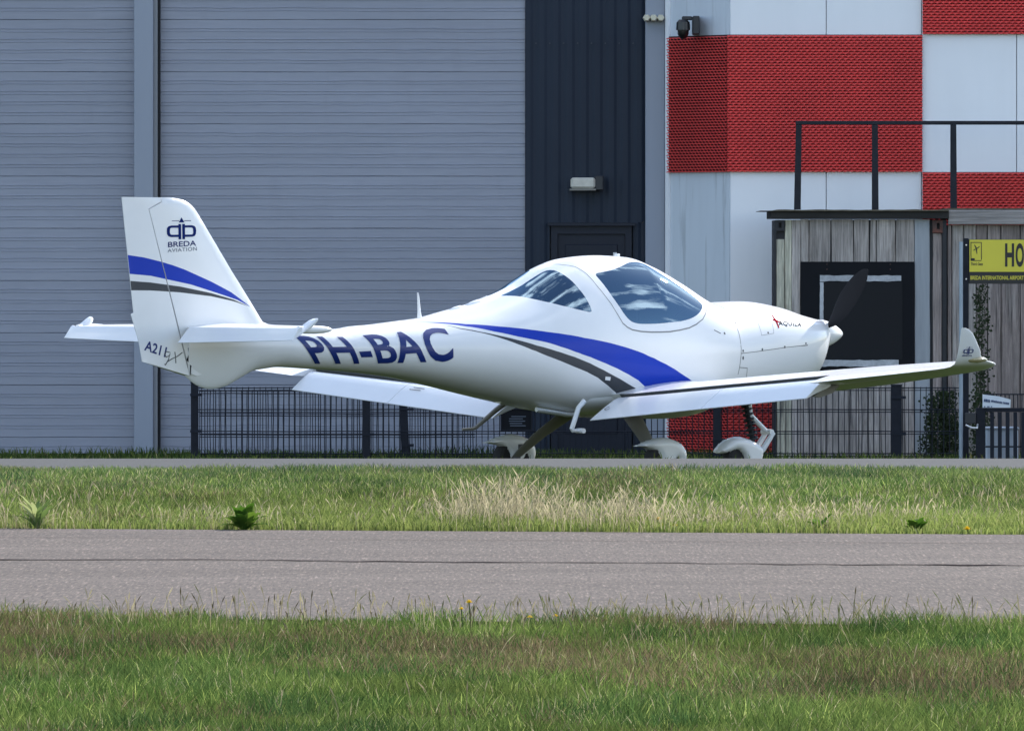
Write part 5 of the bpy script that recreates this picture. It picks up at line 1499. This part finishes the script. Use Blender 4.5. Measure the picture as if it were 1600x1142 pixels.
# ------------------------------------------------------------------ grass
def grass_mat():
    m = bpy.data.materials.new('grass_blades'); m.use_nodes = True
    n, l = m.node_tree.nodes, m.node_tree.links; n.clear()
    out = n.new('ShaderNodeOutputMaterial'); mix = n.new('ShaderNodeMixShader'); mix.inputs[0].default_value = 0.5
    at = n.new('ShaderNodeAttribute'); at.attribute_name = 'tint'
    d = n.new('ShaderNodeBsdfDiffuse'); t = n.new('ShaderNodeBsdfTranslucent')
    l.new(at.outputs['Color'], d.inputs[0]); l.new(at.outputs['Color'], t.inputs[0])
    l.new(d.outputs[0], mix.inputs[1]); l.new(t.outputs[0], mix.inputs[2]); l.new(mix.outputs[0], out.inputs[0])
    return m
M['grass'] = grass_mat()
def vnoise(x, y, f, seed):
    """cheap smooth value noise on arrays"""
    x = x * f + seed * 17.3; y = y * f + seed * 5.7
    xi, yi = np.floor(x).astype(int), np.floor(y).astype(int); fx, fy = x - xi, y - yi
    fx = fx * fx * (3 - 2 * fx); fy = fy * fy * (3 - 2 * fy)
    h = lambda a, b: np.modf(np.abs(np.sin(a * 127.1 + b * 311.7 + seed) * 43758.5453))[0]
    return (h(xi, yi) * (1 - fx) + h(xi + 1, yi) * fx) * (1 - fy) + (h(xi, yi + 1) * (1 - fx) + h(xi + 1, yi + 1) * fx) * fy
gzv = np.vectorize(lambda y: ground_z(0, y))
def blades(name, x, y, h, w, col, bend=0.5, head=None, label=None, dirx=None):
    """three-segment tapered blades as one mesh; head = (width, length share) for seeded tops"""
    n = len(x); z = gzv(y)
    ang = rng.uniform(0, 2 * PI, n); b = bend * h * rng.uniform(.15, 1.0, n)
    dx, dy = np.cos(ang) * b, np.sin(ang) * b
    if dirx is not None: dx = dx + dirx * h
    fa = rng.uniform(-.9, .9, n); wx, wy = np.cos(fa) * w * .5, np.sin(fa) * w * .5
    ts = np.array([0, .45, .8, 1.0]); ws = np.array([1.0, .85, .5, .0])
    if head is not None: ts = np.array([0, .45, 1 - head[1], 1 - head[1] * .55, 1.0]); ws = np.array([.55, .5, .5, head[0], .25])
    rows = []
    k = len(ts)
    P = np.zeros((n, k, 2, 3), dtype=np.float32)
    for j in range(k):
        t = ts[j]; cx = x + dx * t * t; cy = y + dy * t * t; cz = z + h * (t - .18 * bend * t * t)
        for s, sg in ((0, -1), (1, 1)):
            P[:, j, s, 0] = cx + sg * wx * ws[j]; P[:, j, s, 1] = cy + sg * wy * ws[j]; P[:, j, s, 2] = cz
    V = P.reshape(-1, 3)
    base = (np.arange(n) * k * 2)[:, None, None]
    q = np.array([[2 * j, 2 * j + 1, 2 * j + 3, 2 * j + 2] for j in range(k - 1)])[None]
    Fq = (base + q).reshape(-1, 4)
    me = bpy.data.meshes.new(name)
    me.vertices.add(len(V)); me.vertices.foreach_set('co', V.ravel())
    me.loops.add(Fq.size); me.loops.foreach_set('vertex_index', Fq.ravel().astype(np.int32))
    me.polygons.add(len(Fq)); me.polygons.foreach_set('loop_start', np.arange(0, Fq.size, 4, dtype=np.int32))
    me.update(calc_edges=True)
    C = np.ones((n, k, 2, 4), dtype=np.float32)
    C[..., :3] = col[:, None, None, :]
    at = me.color_attributes.new('tint', 'FLOAT_COLOR', 'POINT'); at.data.foreach_set('color', C.ravel())
    me.materials.append(M['grass'])
    o = bpy.data.objects.new(name, me)
    return link(o, kind='stuff', label=label)
def scatter(n, y0, y1, spread, wide=0.0):
    y = rng.uniform(y0, y1, n); x = rng.uniform(-1, 1, n) * (y * 800 / 15600 * spread + .2)
    if wide:                                           # thinner cover on both sides of the part that is seen
        k = rng.random(n) < .16; x = np.where(k, np.sign(x) * (y * 800 / 15600 * spread + .2 + rng.uniform(0, wide, n)), x)
    return x, y
G0 = np.array([0.064, 0.108, 0.026]); G1 = np.array([0.118, 0.158, 0.042]); G2 = np.array([0.028, 0.066, 0.024])
DRY = np.array([0.36, 0.31, 0.19]); BRN = np.array([0.15, 0.105, 0.065]); YG = np.array([0.26, 0.30, 0.085]); BLUEG = np.array([0.075, 0.125, 0.075])
def mixc(a, b, t): return a * (1 - t)[:, None] + b * t[:, None]
def colours(x, y, dry=.06, brown=.25, yellow=.2):
    n = len(x); r = rng.random(n)
    c = mixc(np.tile(G0, (n, 1)), np.tile(G1, (n, 1)), np.clip(vnoise(x, y, 1.6, 3) * 1.2 - .1 + rng.normal(0, .2, n), 0, 1))
    c = mixc(c, np.tile(G2, (n, 1)), np.clip(vnoise(x, y * .5, 2.8, 8) * 1.5 - .7, 0, 1))
    c = mixc(c, np.tile(YG, (n, 1)), (rng.random(n) < yellow) * rng.uniform(.3, 1, n))
    bp = np.clip(vnoise(x, y * .45, .9, 21) * .6 + vnoise(x, y * .6, 2.7, 22) * .4 - .45, 0, 1) * 4
    c = mixc(c, np.tile(BRN, (n, 1)), np.clip((rng.random(n) < brown * bp) * rng.uniform(.5, 1, n), 0, 1))
    c = mixc(c, np.tile(DRY, (n, 1)), (rng.random(n) < dry) * rng.uniform(.4, 1, n))
    c = c * (.62 + .45 * vnoise(x, y * .4, 1.2, 61) + .35 * vnoise(x, y * .6, 4.2, 62))[:, None]
    return (c * rng.uniform(.65, 1.35, n)[:, None]).astype(np.float32)

# near verge
n = 200000
x, y = scatter(n, 33.5, 47.4, 1.18, 2.2)
edge = 45.8 - 0.2 * x + 1.5 * (vnoise(x, y * 0, .7, 5) - .5) + .7 * (vnoise(x, y * 0, 2.6, 6) - .5) + .3 * (vnoise(x, y * 0, 9, 16) - .5)
k = y < edge; x, y = x[k], y[k]
h = (.045 + .06 * vnoise(x, y, 1.4, 1) + .05 * vnoise(x, y, 4.0, 2)) * rng.uniform(.55, 1.25, len(x))
blades('verge_grass', x, y, h, rng.uniform(.0032, .0065, len(x)), colours(x, y, .035, .55, .10), bend=.7, label='short mown grass verge in front of the taxiway with brown patches')
# seeded stalks over the verge: pale and dark
n = 3600
x, y = scatter(n, 36, 46.7, 1.2); k = rng.random(n) < 2.2 * np.clip(vnoise(x, y * .35, 1.1, 31) - .42, 0, 1) + .06; x, y = x[k], y[k]
k = y < 46.4 - .2 * x; x, y = x[k], y[k]
c = np.where(rng.random(len(x))[:, None] < .55, DRY * .75, np.array([.13, .14, .06])) * rng.uniform(.6, 1.15, len(x))[:, None]
blades('verge_stalks', x, y, rng.uniform(.10, .20, len(x)), np.full(len(x), .005), c.astype(np.float32), bend=.5, head=(1.3, .25), label='thin seeded grass stalks standing over the near verge')
n = 230
x = np.concatenate([rng.uniform(-2.6, 2.8, n // 6), rng.normal(-1.2, .38, n // 2), rng.normal(-.15, .5, n - n // 2 - n // 6)]); y = 45.9 - .2 * x + rng.uniform(-2.4, .3, n)
c = np.where(rng.random(n)[:, None] < .3, np.array([.07, .06, .035]), DRY * .8) * rng.uniform(.7, 1.2, n)[:, None]
blades('edge_stalks', x, y, rng.uniform(.08, .21, n), np.full(n, .0052), c.astype(np.float32), bend=.35, head=(1.5, .22), label='dark and pale seed heads leaning over the taxiway edge')

# middle strip between taxiway and apron
n = 190000
x, y = scatter(n, 61.2, 70.45, 1.15, 2.5)
k = (y > far_edge(x) + .02 + .10 * (vnoise(x, y * 0, 3, 7) - .5)) & (y < 70.28); x, y = x[k], y[k]
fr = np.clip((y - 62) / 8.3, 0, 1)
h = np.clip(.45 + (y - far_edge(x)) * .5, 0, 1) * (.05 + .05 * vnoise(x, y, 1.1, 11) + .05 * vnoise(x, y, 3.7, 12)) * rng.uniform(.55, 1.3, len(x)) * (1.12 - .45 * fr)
c = colours(x, y, .12, .3, .22) * 1.18
near = np.clip(1 - (y - 62) / 3.2, 0, 1) * np.clip(.35 + vnoise(x, y, 1.3, 14), 0, 1)
c = mixc(c, np.tile(YG, (len(x), 1)), np.clip(near * 1.2, 0, 1) * rng.random(len(x)) ** .6)
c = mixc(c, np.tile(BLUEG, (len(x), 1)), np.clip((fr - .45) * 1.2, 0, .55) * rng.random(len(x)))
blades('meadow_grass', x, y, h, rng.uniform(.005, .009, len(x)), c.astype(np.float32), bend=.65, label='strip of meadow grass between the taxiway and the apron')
# bleached tussocks
cl = [(-.05, 63.5, .30, .34, 620), (.20, 63.2, .28, .22, 380), (.75, 63.0, .30, .27, 520), (.45, 62.9, .25, .2, 260), (1.45, 63.1, .35, .2, 260), (1.75, 62.8, .3, .16, 160), (-.35, 63.4, .2, .2, 160), (1.1, 62.7, .25, .18, 200), (2.2, 63.2, .4, .15, 110), (-1.6, 63.2, .25, .17, 60), (-3.1, 63.0, .3, .17, 90), (-1.0, 63.4, .35, .16, 70), (2.7, 63.0, .3, .16, 90), (2.0, 63.0, .5, .22, 220), (-1.9, 63.2, .5, .16, 120), (.5, 64.6, .9, .22, 60)]
X, Y, Hh = [], [], []
for cx, cy_, s, hh, nn in cl:
    X.append(rng.normal(cx, s * .62, nn)); Y.append(rng.normal(cy_ - .45, .4, nn)); Hh.append(hh * rng.uniform(.45, 1.05, nn))
x, y, h = map(np.concatenate, (X, Y, Hh)); h = h * (.55 + .75 * vnoise(x, y, 6, 77)); kk = rng.random(len(x)) < .62; x, y, h = x[kk], y[kk], h[kk]; y = np.maximum(y, far_edge(x) + .05)
c = (np.array([.43, .37, .235]) * rng.uniform(.55, 1.2, len(x))[:, None]).astype(np.float32)
blades('dry_tussock_grass', x, y, h, rng.uniform(.0035, .0065, len(x)), c, bend=.55, head=(1.7, .22), label='bleached seeded tussock grass at the far edge of the taxiway')
n = 900
x = rng.uniform(-4, 4, n); y = rng.uniform(62.3, 66, n); k = vnoise(x, y * .6, 1.5, 41) > .45; x, y = x[k], y[k]; y = np.maximum(y, far_edge(x) + .05)
c = (DRY * .95 * rng.uniform(.6, 1.2, len(x))[:, None]).astype(np.float32)
blades('meadow_stalks', x, y, rng.uniform(.08, .20, len(x)), np.full(len(x), .0065), c, bend=.5, head=(1.4, .3), label='scattered pale grass stalks in the meadow strip')
# rough grass behind the apron, round the wheels and along the fence
n = 42000
x, y = scatter(n, 74.1, 91.5, 1.12, 2.5)
h = (.02 + .075 * vnoise(x, y, .8, 51) + .035 * vnoise(x, y, 3.1, 52)) * rng.uniform(.5, 1.3, len(x))
h = np.where(y < 76, h * .55, h); h = np.where((y > 76) & (y < 83.5), h * .8, h)
blades('rough_grass', x, y, h, rng.uniform(.006, .010, len(x)), colours(x, y, .05, .1, .05) * np.where(y > 83.5, 1.0, .55)[:, None].astype(np.float32), bend=.6, label='rough grass round the aircraft wheels and the foot of the fence')  # grass beyond the aircraft lightened against the hangar's shade; nearer grass darkened against bounce

# ------------------------------------------------------------------ broad leaved plants and dandelions
def leaf_mat(name, c):
    m = bpy.data.materials.new(name); m.use_nodes = True
    n, l = m.node_tree.nodes, m.node_tree.links; n.clear()
    out = n.new('ShaderNodeOutputMaterial'); mix = n.new('ShaderNodeMixShader'); mix.inputs[0].default_value = 0.4
    d = n.new('ShaderNodeBsdfPrincipled'); d.inputs['Base Color'].default_value = (*c, 1); d.inputs['Roughness'].default_value = .85; d.inputs['Specular IOR Level'].default_value = .2
    t = n.new('ShaderNodeBsdfTranslucent'); t.inputs[0].default_value = (c[0] * 1.3, c[1] * 1.3, c[2], 1)
    l.new(d.outputs[0], mix.inputs[1]); l.new(t.outputs[0], mix.inputs[2]); l.new(mix.outputs[0], out.inputs[0])
    return m
M['dock'] = leaf_mat('dock_leaf', (.05, .115, .014)); M['dock_light'] = leaf_mat('dock_leaf_light', (.11, .19, .03)); M['pale_leaf'] = leaf_mat('pale_leaf', (.30, .33, .17)); M['pale_green'] = leaf_mat('pale_green_leaf', (.13, .19, .065))
def leaf_plant(name, label, x, y, leaves, mats, wid=.03):
    z = ground_z(x, y); r = thing(name, label, 'plant', (x, y, z))
    for i, (az, el, L_, c) in enumerate(leaves):
        q = MB(); V = []; n_ = 7
        d = Vector((math.cos(az), math.sin(az), 0)); s = Vector((-d.y, d.x, 0)) if abs(d.x) < .5 else Vector((0, 1, 0)).cross(Vector((0, 0, 1))) * .6 + Vector((-d.y, d.x, 0)) * .6
        for k_ in range(n_):
            t = k_ / (n_ - 1); e = el - .3 * t * t
            p = d * L_ * t * math.cos(e) + Vector((0, 0, L_ * t * math.sin(max(e, .1))))
            w = wid * (.25 + 1.5 * math.sin(PI * min(1, t * .92 + .08)) ** .8) * (1 if t < 1 else .1) * .5
            V += [tuple(p - s * w + Vector((0, 0, w * .25))), tuple(p), tuple(p + s * w + Vector((0, 0, w * .25)))]
        q.add(V, [(3 * a + b, 3 * a + b + 1, 3 * a + b + 4, 3 * a + b + 3) for a in range(n_ - 1) for b in (0, 1)])
        q.build('leaf', mats[c], r, fixn=False, smooth=180)
    return r
rr = random.Random(3)
def gpt(u, D): return (u - 800) * D / 15600
leaf_plant('dock_plant', 'broad leaved dark green dock plant at the grass edge left of centre', gpt(381, 62.3), 62.36,
           [(rr.uniform(0, 2 * PI), rr.uniform(.75, 1.4), rr.uniform(.11, .21), int(rr.random() < .35)) for _ in range(20)] + [(PI, .5, .15, 1), (0, .5, .16, 0), (2.9, .75, .17, 1), (.2, .8, .18, 0)], [M['dock'], M['dock_light']], .036)
for uu, lb in ((1432, 'small clump of broad green weed leaves at the taxiway edge, right of the bleached grass'), (1283, 'small clump of broad green weed leaves at the grass edge between tussock and gate')):
    D_ = far_edge(gpt(uu, 61.6)) + .35
    leaf_plant('weed_clump', lb, gpt(uu, D_), D_, [(rr.uniform(0, 2 * PI), rr.uniform(.7, 1.35), rr.uniform(.08, .15), int(rr.random() < .5)) for _ in range(14)], [M['dock'], M['dock_light']], .026)
leaf_plant('pale_plant', 'pale strap leaved plant at the grass edge near the left side', gpt(57, 62.6), 62.68,
           [(3.0, 1.35, .26, 0), (2.8, 1.45, .20, 0), (.2, 1.35, .24, 1), (.5, 1.25, .23, 1), (1.5, 1.4, .2, 1), (.1, .65, .19, 0), (.25, .9, .18, 0), (3.3, 1.0, .18, 1), (5, 1.2, .19, 1), (4.4, 1.35, .2, 0), (3.6, 1.2, .22, 0), (0.6, 1.0, .2, 1), (2.6, 1.15, .17, 0), (1.0, 1.3, .23, 0), (5.6, 1.1, .21, 1), (3.1, .8, .18, 1)], [M['pale_leaf'], M['pale_green']], .022)
M['petal'] = mat('dandelion_yellow', (.85, .60, .02), rough=.7)
M['stalk'] = leaf_mat('dandelion_stalk', (.10, .14, .05))
def dandelion(x, y, h, r, label):
    z = ground_z(x, y); t = thing('dandelion', label, 'flower', (x, y, z), 0, 'yellow dandelions in the grass')
    q = MB(); q.tube([(0, 0, 0), (.006, 0, h * .5), (.0, -.004, h)], .0028, 5); q.build('stem', M['stalk'], t)
    q = MB()
    for ringi, (rad, up, nn) in enumerate(((1, .25, 14), (.7, .5, 11), (.35, .75, 7))):
        for i in range(nn):
            a = 2 * PI * (i + .5 * ringi) / nn + random.uniform(-.1, .1)
            d = Vector((math.cos(a), math.sin(a), 0)); s = Vector((-d.y, d.x, 0)) * r * .2
            tip = d * r * rad + Vector((0, 0, h + r * up)); mid = d * r * rad * .55 + Vector((0, 0, h + r * up * .8))
            q.add([(0, 0, h), tuple(mid - s), tuple(tip), tuple(mid + s)], [(0, 1, 2, 3)])
    q.build('petals', M['petal'], t, fixn=False, kind='stuff')
for u, v, D, r, lb in ((733, 942, 44.6, .022, 'larger dandelion of the pair standing over the taxiway edge'), (721, 952, 44.4, .016, 'smaller dandelion just below and left of the pair over the taxiway edge'),
                       (828, 965, 44.2, .017, 'dandelion low at the verge edge, right of the raised pair'), (868, 963, 44.2, .016, 'dandelion low at the verge edge, second to the right of the raised pair'),
                       (1029, 812, 62.4, .028, 'tallest dandelion beside the bleached tussock grass'), (1034, 821, 62.1, .022, 'dandelion just under the tallest one beside the bleached tussock'), (1055, 822, 62.0, .022, 'dandelion right of the two beside the bleached tussock'),
                       (1511, 830, 61.35, .032, 'single large dandelion at the taxiway far edge under the gate'), (138, 1112, 37.2, .014, 'single dandelion low in the left foreground grass')):
    x = gpt(u, D); zt_ = 1.7 - (v - 403) * D / 15600; g0 = ground_z(x, D)
    dandelion(x, D, max(.03, zt_ - g0), r, lb)
